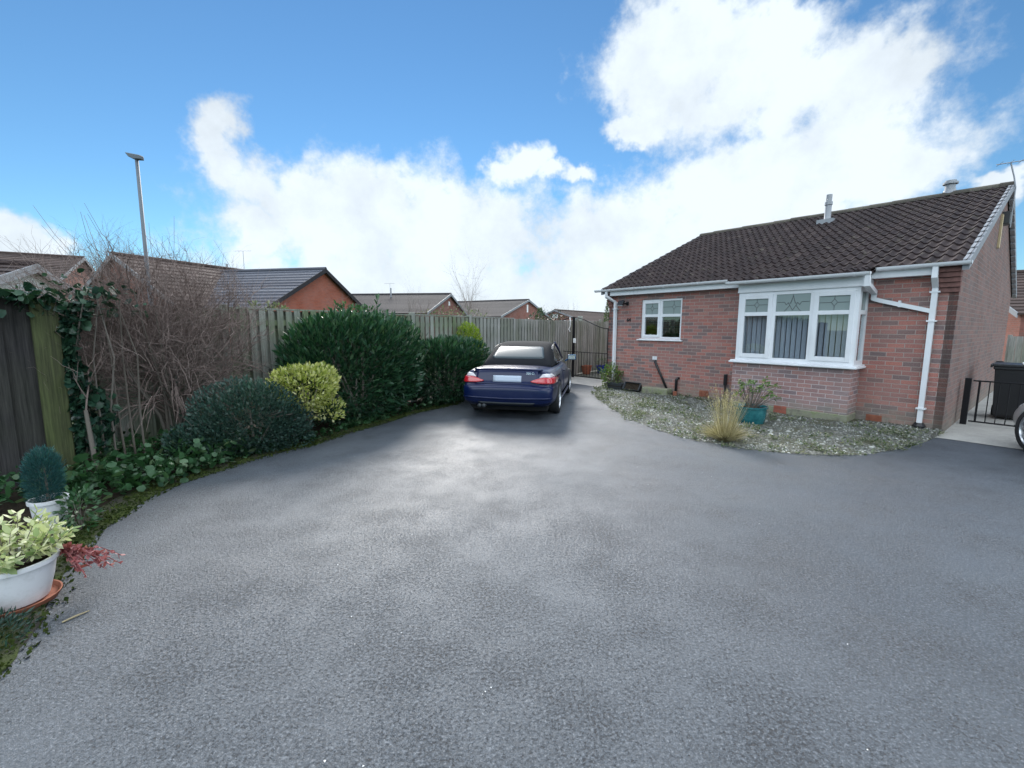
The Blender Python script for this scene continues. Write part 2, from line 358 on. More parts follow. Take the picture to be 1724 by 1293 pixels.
# ------------------------------------------------------------------ camera
cam = bpy.data.cameras.new('camera'); co = bpy.data.objects.new('camera', cam); col.objects.link(co)
PITCH, ROLL = .126099, -.0043668
rt = Vector((1, 0, 0)); fw = Vector((0, math.cos(PITCH), -math.sin(PITCH))); up = rt.cross(fw)
xr = math.cos(ROLL) * rt - math.sin(ROLL) * up; yu = math.sin(ROLL) * rt + math.cos(ROLL) * up
mw = Matrix.Identity(4)
for i in range(3): mw[i][0] = xr[i]; mw[i][1] = yu[i]; mw[i][2] = -fw[i]
mw.translation = Vector((0, 0, 1.6536)); co.matrix_world = mw
cam.sensor_width = 36; cam.lens = 745.018 / 1724 * 36; cam.clip_start = .05; cam.clip_end = 3000
sc.camera = co

# ------------------------------------------------------------------ sky and sun
SUN_EL, SUN_AZ = R(32), R(-11)          # azimuth clockwise from +Y
w = bpy.data.worlds.new('World'); sc.world = w; w.use_nodes = True
t = NT(w); nt = w.node_tree
bg = nt.nodes['Background']; bg.inputs['Strength'].default_value = .10
sky = t.n('ShaderNodeTexSky', sky_type='NISHITA', sun_disc=False, sun_elevation=SUN_EL, sun_rotation=SUN_AZ, air_density=1.0, dust_density=0.0, ozone_density=3.0)
blue = t.mix(1.0, sky.outputs[0], (.585, .825, .91), 'MULTIPLY')
tc = t.n('ShaderNodeTexCoord').outputs['Generated']
sx = t.n('ShaderNodeSeparateXYZ', {0: tc})
az = t.math('MULTIPLY', t.math('ARCTAN2', sx.outputs[0], sx.outputs[1]), 57.29578)
el = t.math('MULTIPLY', t.math('ARCSINE', sx.outputs[2]), 57.29578)
fb = t.noise(tc, 5.5, 9, .62); fb2 = t.noise(tc, 17.0, 6, .65); wv = t.n('ShaderNodeTexNoise', {'Vector': tc, 'Scale': 7.0, 'Detail': 5.0, 'Roughness': .6}).outputs[1]
ae = t.n('ShaderNodeCombineXYZ', {0: az, 1: el}).outputs[0]
ae = t.n('ShaderNodeVectorMath', {0: ae, 1: t.n('ShaderNodeVectorMath', {0: t.n('ShaderNodeVectorMath', {0: wv, 1: (.5, .5, .5)}, operation='SUBTRACT').outputs[0], 1: (11, 11, 0)}, operation='MULTIPLY').outputs[0]}, operation='ADD').outputs[0]
BL = [(18.2, 27.4, 9.5, 5.5), (28.5, 23.7, 12.7, 6.5), (36.4, 23.7, 5.5, 4.5), (34.3, 16.0, 11.0, 5.9), (26.4, 14.3, 15.2, 5.9), (15.7, 10.7, 14.9, 6.0), (41.5, 15.1, 3.3, 2.9),
      (-4.7, 11.0, 16.5, 6.5), (-18.8, 12.4, 13.1, 7.1), (-25.0, 14.3, 6.0, 4.5), (1.2, 19.9, 3.6, 2.7), (-28.5, 10.2, 3.6, 2.8), (-31.6, 17.8, 3.3, 4.0), (-12.1, 5.9, 22.7, 5.7),
      (10.3, 4.6, 22.3, 5.8), (-47.0, 7.0, 3.1, 2.5), (-48.2, 23.2, 1.1, 2.0), (46.9, 12.0, 1.4, 1.4), (13.9, 22.3, 3.4, 2.0), (-47.6, 3.9, 2.7, 2.0), (28.2, 28.0, 8.2, 2.7), (27.0, 4.9, 17.8, 5.9), (4.5, 18.2, 3.2, 1.6), (-1.5, 18.6, 3.0, 2.2), (8.5, 17.5, 3.5, 1.5),
      (-66, 14, 11, 9), (-95, 25, 16, 9), (72, 9, 15, 7), (95, 28, 20, 12), (130, 14, 25, 10), (165, 32, 26, 14), (-150, 20, 28, 13), (-120, 45, 22, 12), (150, 55, 40, 14), (20, 60, 60, 12), (-60, 62, 50, 12), (-170, 70, 80, 14), (90, 58, 30, 14)]  # clouds outside the view, added to fill the scene with light
f = None
for a, e, ra, re in BL:
    d = t.n('ShaderNodeVectorMath', {0: t.n('ShaderNodeVectorMath', {0: ae, 1: (a, e, 0)}, operation='SUBTRACT').outputs[0], 1: (1 / ra, 1 / re, 0)}, operation='MULTIPLY').outputs[0]
    q = t.math('SUBTRACT', 1.0, t.n('ShaderNodeVectorMath', {0: d}, operation='LENGTH').outputs['Value'])
    f = q if f is None else t.math('SMOOTH_MAX', f, q, .25)
f = t.math('ADD', f, t.math('ADD', t.math('MULTIPLY', t.math('SUBTRACT', fb, .5), 1.5), t.math('MULTIPLY', t.math('SUBTRACT', fb2, .5), 1.0)))
dens = t.n('ShaderNodeMapRange', {0: f, 1: -.24, 2: .42, 3: 0.0, 4: 1.0}, interpolation_type='SMOOTHSTEP').outputs[0]
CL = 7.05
away = t.math('MAXIMUM', t.n('ShaderNodeMapRange', {0: el, 1: 38.0, 2: 56.0, 3: 1.0, 4: 3.9}, interpolation_type='SMOOTHSTEP').outputs[0], t.n('ShaderNodeMapRange', {0: t.math('ABSOLUTE', az), 1: 65.0, 2: 105.0, 3: 1.0, 4: 3.5}, interpolation_type='SMOOTHSTEP').outputs[0])   # clouds overhead, beside and behind the view boosted as added fill light
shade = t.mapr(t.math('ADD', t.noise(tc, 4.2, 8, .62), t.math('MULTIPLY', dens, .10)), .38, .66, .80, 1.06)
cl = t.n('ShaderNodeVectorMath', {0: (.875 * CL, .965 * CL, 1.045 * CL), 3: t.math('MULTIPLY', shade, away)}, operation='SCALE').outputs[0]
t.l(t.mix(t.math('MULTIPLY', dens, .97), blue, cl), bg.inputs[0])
sl = bpy.data.lights.new('sun', 'SUN'); so = bpy.data.objects.new('sun', sl); col.objects.link(so)
sl.energy = 3.3; sl.angle = R(19); sl.color = (1, .96, .90)
sd = Vector((math.sin(SUN_AZ) * math.cos(SUN_EL), math.cos(SUN_AZ) * math.cos(SUN_EL), math.sin(SUN_EL)))
so.rotation_euler = sd.to_track_quat('Z', 'Y').to_euler(); so.location = sd * 60
sc.view_settings.view_transform = 'Standard'; sc.view_settings.look = 'None'; sc.view_settings.exposure = 0.54; sc.view_settings.gamma = 1
sc.cycles.use_denoising = True; sc.cycles.max_bounces = 6; sc.cycles.transparent_max_bounces = 12
sc.cycles.diffuse_bounces = 3; sc.cycles.glossy_bounces = 3; sc.cycles.caustics_reflective = False; sc.cycles.caustics_refractive = False

# ------------------------------------------------------------------ ground
def sheet(name, poly, z, mat, kind='structure', sub=0):
    b = MB(); b.add([(x, y, z) for x, y in poly], [tuple(range(len(poly)))]); o = b.build(name, mat); o['kind'] = kind
    return o
sheet('ground', [(-700, -700), (700, -700), (700, 900), (-700, 900)], -.02, M['ground'])
LEFT = [(-1.1, 11.4), (-1.19, 9.54), (-1.88, 8.5), (-2.22, 7.67), (-2.56, 6.86), (-2.85, 6.07), (-3.12, 5.62), (-3.32, 5.19), (-3.47, 4.79), (-3.57, 4.56), (-3.57, 4.17), (-3.46, 3.72), (-3.42, 3.41), (-3.2, 3.07),
        (-2.95, 2.7), (-2.72, 2.39), (-2.58, 2.15), (-2.5, 1.94), (-2.45, 1.5), (-2.4, 0)]
sheet('driveway', [(-2.4, -20), (30, -20), (30, 9), (7.2, 14), (1.9, 15.0), (-.9, 15.0)] + LEFT[0:], 0.0, M['asphalt'])
FB = Vector((3.96, 18.0, 0)); FC = Vector((-5.6, 5.45, 0)); FD = (FB - FC).normalized(); FN = Vector((FD.y, -FD.x, 0))   # fence line and its near side
sheet('planting_bed', [(-2.4, -8), (-9, -8), (-9, 3), (-5.9, 5.5), (3.6, 18.2), (2.1, 15.1), (-.9, 15.05)] + LEFT, -.008, M['soil'])

HC = Vector((6.81994, 6.87795, 0)); HA = -math.asin(.77879784)
HX = Vector((.62727, -.77880, 0)); HY = Vector((.77880, .62727, 0))
def hw(u, v, z=0): return HC - HX * u + HY * v + Vector((0, 0, z))
BED = [(2.31, 12.02), (2.02, 10.6), (2.06, 9.26), (2.17, 8.02), (2.35, 7.2), (2.62, 6.6), (2.93, 6.29), (3.27, 5.95), (3.74, 5.76), (4.2, 5.68), (4.64, 5.71), (5.35, 5.98), (6.2, 6.45), (6.72, 6.8)]
bb = MB(); g = random.Random(5)
house_line = [hw(6.66 - (6.66 + .02) * i / (len(BED) - 1), .02) for i in range(len(BED))]
NV = 9; vs = []
for (x, y), h_ in zip(BED, house_line):
    for j in range(NV + 1):
        s = j / NV; p = Vector((x, y, 0)).lerp(h_, s); e = math.sin(min(s * 2.2, 1) * 1.57)
        vs.append((p.x, p.y, .004 + .075 * e + (g.uniform(-.012, .012) if 0 < j < NV else 0)))
bb.add(vs, [(i * (NV + 1) + j, (i + 1) * (NV + 1) + j, (i + 1) * (NV + 1) + j + 1, i * (NV + 1) + j + 1) for i in range(len(BED) - 1) for j in range(NV)])
bed_o = bb.build('gravel_bed', M['gravel_ground'], smooth=True); bed_o['kind'] = 'structure'
bed_tree = BVHTree.FromPolygons([Vector(v) for v in bb.v], bb.f)
def bed_pts(n, rr, lo=0.02, hi=.98, edge=1.0):
    out = []
    while len(out) < n:
        i = rr.randrange(len(BED) - 1); tt = rr.random(); s = lo + (hi - lo) * rr.random() ** edge
        a = Vector((*BED[i], 0)).lerp(Vector((*BED[i + 1], 0)), tt); b = house_line[i].lerp(house_line[i + 1], tt); p = a.lerp(b, s)
        L = (Vector((*BED[i + 1], 0)) - Vector((*BED[i], 0))).length * (b - a).length
        if rr.random() > L / 2.2: continue
        q = (p - HC); 
        if 1.05 < -q.dot(HX) < 3.2 and q.dot(HY) > -.53: continue
        hit = bed_tree.ray_cast(Vector((p.x, p.y, 2)), Vector((0, 0, -1)))
        out.append(hit[0] if hit[0] is not None else Vector((p.x, p.y, .004)))
    return out
# loose stone chips
rr = random.Random(3); P = np.array([tuple(p) for p in bed_pts(12000, rr, -.004, .98)]); n = len(P)
th = rng.random(n) * 6.283; s = rng.uniform(.008, .024, n); s[rng.random(n) < .03] *= 2.0
base = np.array([[1, 0, 0], [.2, .9, 0], [-1, .2, 0], [-.1, -.85, 0], [.1, .05, .62]])
V = base[None].repeat(n, 0) * (1 + rng.normal(0, .22, (n, 5, 3))) * s[:, None, None]
c_, s_ = np.cos(th)[:, None], np.sin(th)[:, None]
V = np.stack([V[..., 0] * c_ - V[..., 1] * s_, V[..., 0] * s_ + V[..., 1] * c_, V[..., 2] - .002], 2) + P[:, None]
F = (np.array([[0, 1, 4], [1, 2, 4], [2, 3, 4], [3, 0, 4]])[None] + 5 * np.arange(n)[:, None, None]).reshape(-1, 3)
tag(raw('gravel', V.reshape(-1, 3), F, M['chip']), 'pale stone chips spread over the bed in front of the bungalow', 'gravel', kind='stuff')
rr = random.Random(9); P = []; D = []
clumps = bed_pts(70, rr, -.03, .4, 1.4) + bed_pts(40, rr, .3, .97)
for c in clumps:
    rad = rr.uniform(.05, .17)
    for _ in range(int(rad * 430)):
        a = rr.random() * 6.283; q = rad * math.sqrt(rr.random()); P.append((c.x + q * math.cos(a), c.y + q * math.sin(a), c.z + rr.random() * rad * .45)); D.append((math.cos(a), math.sin(a), rr.uniform(.1, 1.6)))
for c in bed_pts(1500, rr, -.01, .95, 1.8):
    P.append(tuple(c)); a = rr.random() * 6.28; D.append((math.cos(a), math.sin(a), .5))
tag(leaves('weeds', P, D, .042, M['weed'], w=.42, droop=.2, jit=.4), 'low grey green weeds creeping through the stone chips', 'weeds', kind='stuff')

# pale concrete by the house side and in front of the tall gate
def hpoly(name, uv, z, m_): return sheet(name, [tuple(hw(u, v))[:2] for u, v in uv], z, m_)
hpoly('concrete_path', [(.02, -.34), (-5.0, -.34), (-5.0, 16), (.02, 16)], .006, M['concrete'])
hpoly('gate_threshold', [(6.72, .02), (6.75, 1.55), (10.9, 1.55), (10.9, .62), (9.2, .18)], .006, M['concrete'])
hpoly('back_garden', [(6.6, 1.55), (6.6, 9), (12.5, 7.6), (12.5, 1.55)], .004, M['gravel_ground'])
# moss along the left edge of the driveway
m = M['mossy_edge'] = mat('mossy_edge', (.05, .06, .02), .95, spec=.1); t = NT(m); ob = t.obj()
t.color(t.mix(t.mapr(t.noise(ob, 2.4, 6, .65), .38, .58, 0, 1), (.045, .042, .036), t.mix(t.noise(ob, 30, 4), (.024, .036, .010), (.058, .078, .020)))); t.bump(t.noise(ob, 70, 5, .7), .8, .012)
sb = MB(); rows = []; g = random.Random(90)
for i in range(len(LEFT) - 1):
    a = Vector((*LEFT[i], 0)); b = Vector((*LEFT[i + 1], 0)); d = Vector((-(b - a).y, (b - a).x, 0)).normalized(); k_ = max(2, int((b - a).length / .06))
    for k in range(k_):
        p = a.lerp(b, k / k_); w_ = .07 + .06 * math.sin(p.y * 3.1) * math.sin(p.y * 1.3 + 1) + g.uniform(-.02, .03); rows.append((p + d * (w_ * .7 - .01), p - d * .25))
sb.add([(p.x, p.y, .005 if j_ == 0 else .012) for r_ in rows for j_, p in enumerate(r_)], [(2 * i, 2 * i + 1, 2 * i + 3, 2 * i + 2) for i in range(len(rows) - 1)])
o = sb.build('mossy_verge', M['mossy_edge']); o['kind'] = 'structure'
P = []; D = []
for i in range(len(LEFT) - 1):
    a = Vector((*LEFT[i], 0)); b = Vector((*LEFT[i + 1], 0))
    nn = int((b - a).length * 1500)
    for _ in range(nn):
        p = a.lerp(b, rr.random()); d = Vector((-(b - a).y, (b - a).x, 0)).normalized(); off = min(.09, rr.gauss(-.07, .09))
        den = .5 + .5 * math.sin(p.y * 3.1) * math.sin(p.y * 1.3 + 1)
        if rr.random() > .25 + .75 * den: continue
        P.append((p.x + d.x * off, p.y + d.y * off, .0)); D.append((rr.gauss(0, .6), rr.gauss(0, .6), .9))
P = np.array(P); D = np.array(D)
tag(leaves('moss', P, D, .022, M['moss'], w=.8, droop=0, jit=.3), 'moss creeping along the edge of the driveway', 'moss', kind='stuff')

# ------------------------------------------------------------------ the bungalow (local x to the right along the front, y into the house)
H = tag(empty('bungalow', HC, HA), 'small red brick bungalow with brown tiled roof and white bay window', 'bungalow')
LU, DV, RZ, EZ = 6.703, 9.465, 4.66, 2.66
SL = .412
def zr(v): return EZ + SL * (v + .17)
def wall_grid(xs, zs, holes, y, th, name, m_, parent):
    b = MB()
    for i in range(len(xs) - 1):
        for j in range(len(zs) - 1):
            x0, x1, z0, z1 = xs[i], xs[i + 1], zs[j], zs[j + 1]
            if (i, j) in holes:
                if (i - 1, j) not in holes: b.add([(x0, y, z0), (x0, y + th, z0), (x0, y + th, z1), (x0, y, z1)], [(0, 1, 2, 3)])
                if (i + 1, j) not in holes: b.add([(x1, y, z0), (x1, y + th, z0), (x1, y + th, z1), (x1, y, z1)], [(3, 2, 1, 0)])
                if (i, j - 1) not in holes: b.add([(x0, y, z0), (x1, y, z0), (x1, y + th, z0), (x0, y + th, z0)], [(0, 1, 2, 3)])
                if (i, j + 1) not in holes: b.add([(x0, y, z1), (x1, y, z1), (x1, y + th, z1), (x0, y + th, z1)], [(3, 2, 1, 0)])
                continue
            b.add([(x0, y, z0), (x1, y, z0), (x1, y, z1), (x0, y, z1)], [(0, 1, 2, 3)])
            b.add([(x0, y + th, z0), (x1, y + th, z0), (x1, y + th, z1), (x0, y + th, z1)], [(3, 2, 1, 0)])
    me = bpy.data.meshes.new(name); me.from_pydata(b.v, [], b.f); me.materials.append(m_); return link(name, me, parent)
# front wall with its two openings
wall_grid([-LU, -5.68, -4.575, -3.0, -1.2, 0], [-.05, .95, 1.40, 2.30, 2.365, 2.66], {(1, 2), (1, 3), (3, 1), (3, 2)}, 0, .11, 'wall', M['brick'], H)
# gable walls and rear wall
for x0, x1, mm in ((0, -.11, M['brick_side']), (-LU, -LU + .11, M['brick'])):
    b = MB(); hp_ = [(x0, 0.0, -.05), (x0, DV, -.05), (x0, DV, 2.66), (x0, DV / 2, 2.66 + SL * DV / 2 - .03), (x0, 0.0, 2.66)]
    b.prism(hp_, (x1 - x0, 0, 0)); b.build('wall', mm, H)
b = MB(); b.box(-LU + .11, -.11, DV - .11, DV, -.05, 2.66); b.build('wall', M['brick'], H)
b = MB(); b.box(-LU + .12, -.12, .12, DV - .12, -.01, .06); b.box(-LU + .12, -.12, 4.2, 4.3, .06, 2.5); b.box(-LU + .12, -.12, .12, 4.19, 2.5, 2.53); b.build('interior', M['room'], H)
# bay: dwarf wall, boards
BU0, BU1, BV = 1.13, 3.10, -.50
b = MB(); b.box(-BU1, -BU0, BV, -.002, -.05, .985); b.build('bay_wall', M['brick_pale'], H, bevel=.004)
b = MB(); b.box(-BU1 - .012, -BU0 + .012, BV - .012, -.003, -.05, .19); b.build('plinth', M['block'], H, bevel=.01)
b = MB(); b.box(-BU1 - .05, -BU0 + .09, BV - .09, -.002, .990, 1.022); b.box(-BU1 - .03, -BU0 + .07, BV - .07, -.002, 1.022, 1.045); b.build('bay_sill', M['upvc'], H, bevel=.006)
b = MB(); b.box(-3.075, -1.05, BV - .045, -.002, 2.355, 2.375); b.box(-3.07, -1.055, BV - .04, -.002, 2.375, 2.56); b.build('bay_fascia', M['upvc'], H, bevel=.004)

def bar(b, x0, x1, z0, z1, y0, y1): b.box(min(x0, x1), max(x0, x1), y0, y1, z0, z1)
def frame_ring(b, x0, x1, z0, z1, y0, y1, wd):
    b.box(x0, x0 + wd, y0, y1, z0, z1); b.box(x1 - wd, x1, y0, y1, z0, z1); b.box(x0 + wd, x1 - wd, y0, y1, z0, z0 + wd); b.box(x0 + wd, x1 - wd, y0, y1, z1 - wd, z1)
def lead(b, x0, x1, z0, z1, y):
    """a leaded diamond and cross"""
    xc, zc = (x0 + x1) / 2, (z0 + z1) / 2 + .01; r = .004
    for pth in ([(x0, y, zc), (xc - .045, y, zc)], [(xc + .045, y, zc), (x1, y, zc)], [(xc, y, z0), (xc, y, zc - .06)], [(xc, y, zc + .06), (xc, y, z1)],
                [(xc - .045, y, zc), (xc, y, zc + .06), (xc + .045, y, zc), (xc, y, zc - .06), (xc - .045, y, zc)]):
        b.tube(pth, r, 4)
def tulip(b, x0, x1, z0, z1, y):
    xc = (x0 + x1) / 2; r = .004; zc = z0 + (z1 - z0) * .45
    for s in (-1, 1):
        b.tube([(xc, y, z0 + .02), (xc + s * .05, y, zc - .03), (xc + s * .075, y, zc + .02), (xc + s * .04, y, zc), (xc, y, z1 - .03)], r, 4)
        b.tube([(xc + s * .075, y, zc + .02), (xc + s * .11, y, zc - .02), (xc + s * .14, y, zc + .03), (x1 if s > 0 else x0, y, zc + .03)], r, 4)
        b.tube([(xc + s * .05, y, zc - .03), (xc + s * .11, y, z0 + .03), (xc + s * .14, y, z0)], r, 4)
    b.tube([(xc, y, z1 - .03), (xc, y, z1)], r, 4)
# --- window 1
W1 = MB(); x0, x1, z0, z1 = -5.68, -4.575, 1.40, 2.365
frame_ring(W1, x0, x1, z0, z1, .03, .09, .05); W1.box(-5.165, -5.10, .028, .09, z0 + .05, z1 - .05)
W1.box(-5.10, x1 + .05, .030, .09, 1.935, 2.0)
win = W1.build('window', M['upvc'], H, bevel=.004)
b = MB(); frame_ring(b, x0 + .045, -5.16, z0 + .045, z1 - .045, .012, .06, .055); b.box(x0 + .1, -5.215, .014, .06, 1.935, 2.0); b.build('sash', M['upvc'], win, bevel=.004)
b = MB(); b.box(x0 + .08, -5.2, .048, .054, 1.47, 1.95); b.box(-5.1, x1 + .04, .058, .064, 1.44, 1.95); b.build('pane', M['glass'], win)
b = MB(); b.box(x0 + .08, -5.2, .044, .052, 1.99, 2.29); b.box(-5.1, x1 + .04, .054, .062, 1.99, 2.32); b.build('top_light', M['toplight'], win)
b = MB(); lead(b, x0 + .10, -5.215, 2.0, 2.265, .042); b.build('leading', M['lead'], win)
b = MB(); lead(b, -5.10, x1 + .05, 2.0, 2.315, .052); b.build('leading', M['lead'], win)
b = MB(); b.box(-5.76, -4.52, -.055, .03, 1.355, 1.385); b.box(-5.70, -4.56, -.03, .03, 1.385, 1.398); b.build('sill', M['upvc'], win, bevel=.006)
# ornaments stand on the inner sill
o = MB(); o.lathe([(0, 0), (.035, 0), (.05, .03), (.05, .06), (.02, .09), (.028, .11), (0, .115)], 14); o = o.build('ornament', M['white_paint'], smooth=True); o.location = hw(5.50, .17, 1.40)
tag(o, 'small white ornament on the inside sill of the smaller window', 'ornament')
o = MB(); o.lathe([(0, 0), (.02, 0), (.03, .05), (.018, .12), (.012, .2), (0, .2)], 12); o = o.build('vase', M['cream'], smooth=True); o.location = hw(5.26, .17, 1.40)
tag(o, 'slim pale vase on the inside sill of the smaller window', 'vase')
b = MB(); b.box(-5.7, -4.56, .115, .24, 1.375, 1.399); b.build('inner_sill', M['upvc'], H)
# --- bay window
bw = MB(); F0, F1, zb, zt = -3.055, -1.10, 1.047, 2.355; y0, y1 = BV - .01, BV + .06
frame_ring(bw, F0, F1, zb, zt, y0, y1, .065)
for xm in (-2.405, -1.78): bw.box(xm - .033, xm + .033, y0 + .002, y1, zb + .065, zt - .065)
bw.box(-2.372, -1.813, y0 + .003, y1, 1.905, 1.975)
bw.box(F1 + .001, F1 + .002 + .0, y0, y1, zb, zt)
for xs_ in (F0, F1 - .065):                                           # returns
    for (ya, yb) in ((y1 + .001, y1 + .045), (-.055, -.004)): bw.box(xs_, xs_ + .065, ya, yb, zb, zt)
    bw.box(xs_ + .001, xs_ + .064, y1 + .045, -.055, zb, zb + .07); bw.box(xs_ + .001, xs_ + .064, y1 + .045, -.055, zt - .07, zt); bw.box(xs_ + .001, xs_ + .064, y1 + .045, -.055, 1.905, 1.975)
bay = bw.build('bay_window', M['upvc'], H, bevel=.004)
pan = MB(); tl = MB(); ld = MB()
for k, (xa, xb) in enumerate(((F0 + .055, -2.43), (-2.372, -1.813), (-1.755, F1 - .055))):
    if k != 1:
        s_ = MB(); frame_ring(s_, xa, xb, zb + .055, zt - .055, y0 - .02, y0 + .03, .075); s_.box(xa + .075, xb - .075, y0 - .018, y0 + .03, 1.905, 1.975)
        s_.build('sash', M['upvc'], bay, bevel=.004)
    q = .06 if k != 1 else 0
    za, zc = zb + .055 + q, zt - .055 - q
    pan.box(xa + q, xb - q, y0 + .012, y0 + .018, za, 1.92); tl.box(xa + q, xb - q, y0 + .010, y0 + .019, 1.96, zc)
    ld = MB(); (tulip if k == 1 else lead)(ld, xa + q + .015, xb - q - .015, 1.975, zc - .012, y0 + .008); ld.build('leading', M['lead'], bay)
for xs_ in (F0 + .03, F1 - .035):
    pan.box(xs_, xs_ + .006, y1 + .045, -.055, zb + .07, 1.905); tl.box(xs_, xs_ + .006, y1 + .045, -.055, 1.975, zt - .07)
pan.build('pane', M['glass'], bay); tl.build('top_light', M['toplight'], bay)
b = MB(); x = F0 + .08; k = 0; g = random.Random(2)
while x < F1 - .07:
    a = R(28 + g.uniform(-8, 8)); cx = x; dx, dy = .036 * math.cos(a), .036 * math.sin(a)
    b.obox((cx, BV + .16, 1.66), (dx, dy, 0), (-dy * .02, dx * .02, 0), (0, 0, .58)); x += .088
b.box(F0 + .07, F1 - .07, BV + .13, BV + .19, 2.245, 2.285)
bl = b.build('vertical_blind', M['blind']); bl.location = HC; bl.rotation_euler = (0, 0, HA); tag(bl, 'slate grey vertical blind hanging inside the bay window', 'blind')

# --- roof: deck with individually laid tiles
def roof_tiles(b, xa, xb, ya, yb, zfun, rows, tw=.152, seg=8, sgn=1, mi=0, jit=None):
    g = random.Random(4); n = max(1, round((xb - xa) / tw)); tw = (xb - xa) / n; L = yb - ya
    for r in range(rows):
        for c in range(n):
            xs = [xa + c * tw + tw * i / seg for i in range(seg + 1)]
            def prof(i): 
                q = i / seg
                return .042 * (.5 + .5 * math.cos(2 * math.pi * (q - .12))) ** 1.7
            lo = ya + L * r / rows - .012; hi = ya + L * (r + 1) / rows + .02
            dz = g.uniform(-.004, .004); vs = []
            for i, x in enumerate(xs): vs.append((x, lo, zfun(lo) + .034 + prof(i) + dz))
            for i, x in enumerate(xs): vs.append((x, hi, zfun(hi) + .006 + prof(i)))
            for i, x in enumerate(xs): vs.append((x, lo + .004, zfun(lo) + .004 + prof(i) * .9 + dz))
            k = seg + 1
            b.add(vs, [(i, i + 1, k + i + 1, k + i) for i in range(seg)] + [(2 * k + i, 2 * k + i + 1, i + 1, i) for i in range(seg)], mi)
b = MB()
RX0, RX1 = -LU - .09, .07
roof_tiles(b, RX0, RX1, -.21, DV / 2, zr, 17)
zbay = lambda y: zr(-.205) + (y + .205) * .187
roof_tiles(b, -3.22, -.99, -.69, -.205, zbay, 2)
zr2 = lambda y: zr(DV - y)
b.add([(RX0, DV / 2, RZ + .02), (RX1, DV / 2, RZ + .02), (RX1, DV + .2, zr(-.2)), (RX0, DV + .2, zr(-.2))], [(0, 1, 2, 3)])
b.prism([(RX0 + .02, -.165, zr(-.165) - .06), (RX0 + .02, DV / 2, zr(DV / 2) - .04), (RX0 + .02, DV + .165, zr(-.165) - .06), (RX0 + .02, DV + .165, zr(-.165) - .01), (RX0 + .02, DV / 2, zr(DV / 2)), (RX0 + .02, -.165, zr(-.165) - .003)], (RX1 - RX0 - .04, 0, 0))
b.prism([(-3.20, -.62, zbay(-.62) - .03), (-3.20, -.17, zbay(-.17) - .055), (-3.20, -.17, zbay(-.17) - .012), (-3.20, -.62, zbay(-.62) - .004)], (2.19, 0, 0))
me = bpy.data.meshes.new('roof'); me.from_pydata(b.v, [], b.f); me.materials.append(M['tile']); me.update(); roof = link('roof', me, H)
b = MB(); x = RX0; g = random.Random(8)
while x < RX1 - .05:
    x2 = min(x + .445, RX1); dz = g.uniform(-.006, .006); vs = []
    for xx, q in ((x, 1.06), (x2 + .015, .98)):
        for i in range(8):
            a = math.pi * (i / 7) ; vs.append((xx, DV / 2 + .135 * q * math.cos(a), RZ + .005 + dz + .105 * q * math.sin(a)))
    b.add(vs, [(i, i + 1, 9 + i, 8 + i) for i in range(7)] + [tuple(range(8)), tuple(range(8, 16))]); x = x2
b.build('ridge_tiles', M['ridge'], roof, smooth='auto')
for xs_, s in ((RX1, 1), (RX0, -1)):
    b = MB(); rows = 17; L = DV / 2 + .21
    for sgn in (1, -1):
        for r in range(rows):
            lo = -.22 + L * r / rows; hi = lo + L / rows + .03
            ya, yb = (lo, hi) if sgn > 0 else (DV - hi, DV - lo)
            za, zb_ = (zr(lo) + .055, zr(hi) + .03) if sgn > 0 else (zr(hi) + .03, zr(lo) + .055)
            poly = [(xs_ - .05 * s, ya, za), (xs_ - .05 * s, yb, zb_), (xs_ - .05 * s, yb, zb_ - .14), (xs_ - .05 * s, ya, za - .16)]
            b.prism(poly, (.075 * s, 0, 0))
    b.build('verge', M['verge'], roof)
# corbelled brick ends under the eaves
for xa, xb in ((-.235, .006), (-LU - .006, -LU + .12)):
    b = MB(); z = 2.225
    for k in range(6):
        b.box(xa - .0005 * k, xb + .0005 * k, -.008 - .03 * (k + 1), .05, z + .075 * k + .004, z + .075 * (k + 1) - .004); b.box(xa + .004, xb - .004, -.03 * (k + 1) + .01, .05, z + .075 * (k + 1) - .004, z + .075 * (k + 1) + .004)
    b.build('corbel', M['corbel'], H, bevel=.003)
# fascias, soffit, gutters
for xa, xb in ((-6.56, -3.073), (-1.053, -.236)):
    b = MB(); b.box(xa, xb, -.175, -.150, 2.498, 2.645); b.box(xa + .005, xb - .002, -.152, -.002, 2.500, 2.512); b.build('fascia', M['upvc'], H, bevel=.003)
def gutter(b, xa, xb, yc, zt_, r=.056):
    pr = [(yc + r * math.cos(math.pi * i / 8), zt_ - r * 1.0 * math.sin(math.pi * i / 8)) for i in range(9)]
    pi_ = [(yc + (r - .006) * math.cos(math.pi * i / 8), zt_ - (r - .006) * math.sin(math.pi * i / 8)) for i in range(9)]
    poly = pr + pi_[::-1]
    b.prism([(xa, y, z) for y, z in poly], (xb - xa, 0, 0))
    for xe in (xa, xb - .008): b.prism([(xe, y, z) for y, z in pr], (.008, 0, 0))
    x = xa + .35
    while x < xb - .2:
        b.prism([(x, yc + (y - yc) * 1.12, zt_ + (z - zt_) * 1.12) for y, z in pr], (.03, 0, 0)); x += .85
b = MB(); gutter(b, -6.99, -3.19, -.252, 2.662); gutter(b, -.985, .125, -.252, 2.662); gutter(b, -3.23, -.95, -.715, 2.566)
b.build('gutter', M['upvc'], H, smooth='auto')
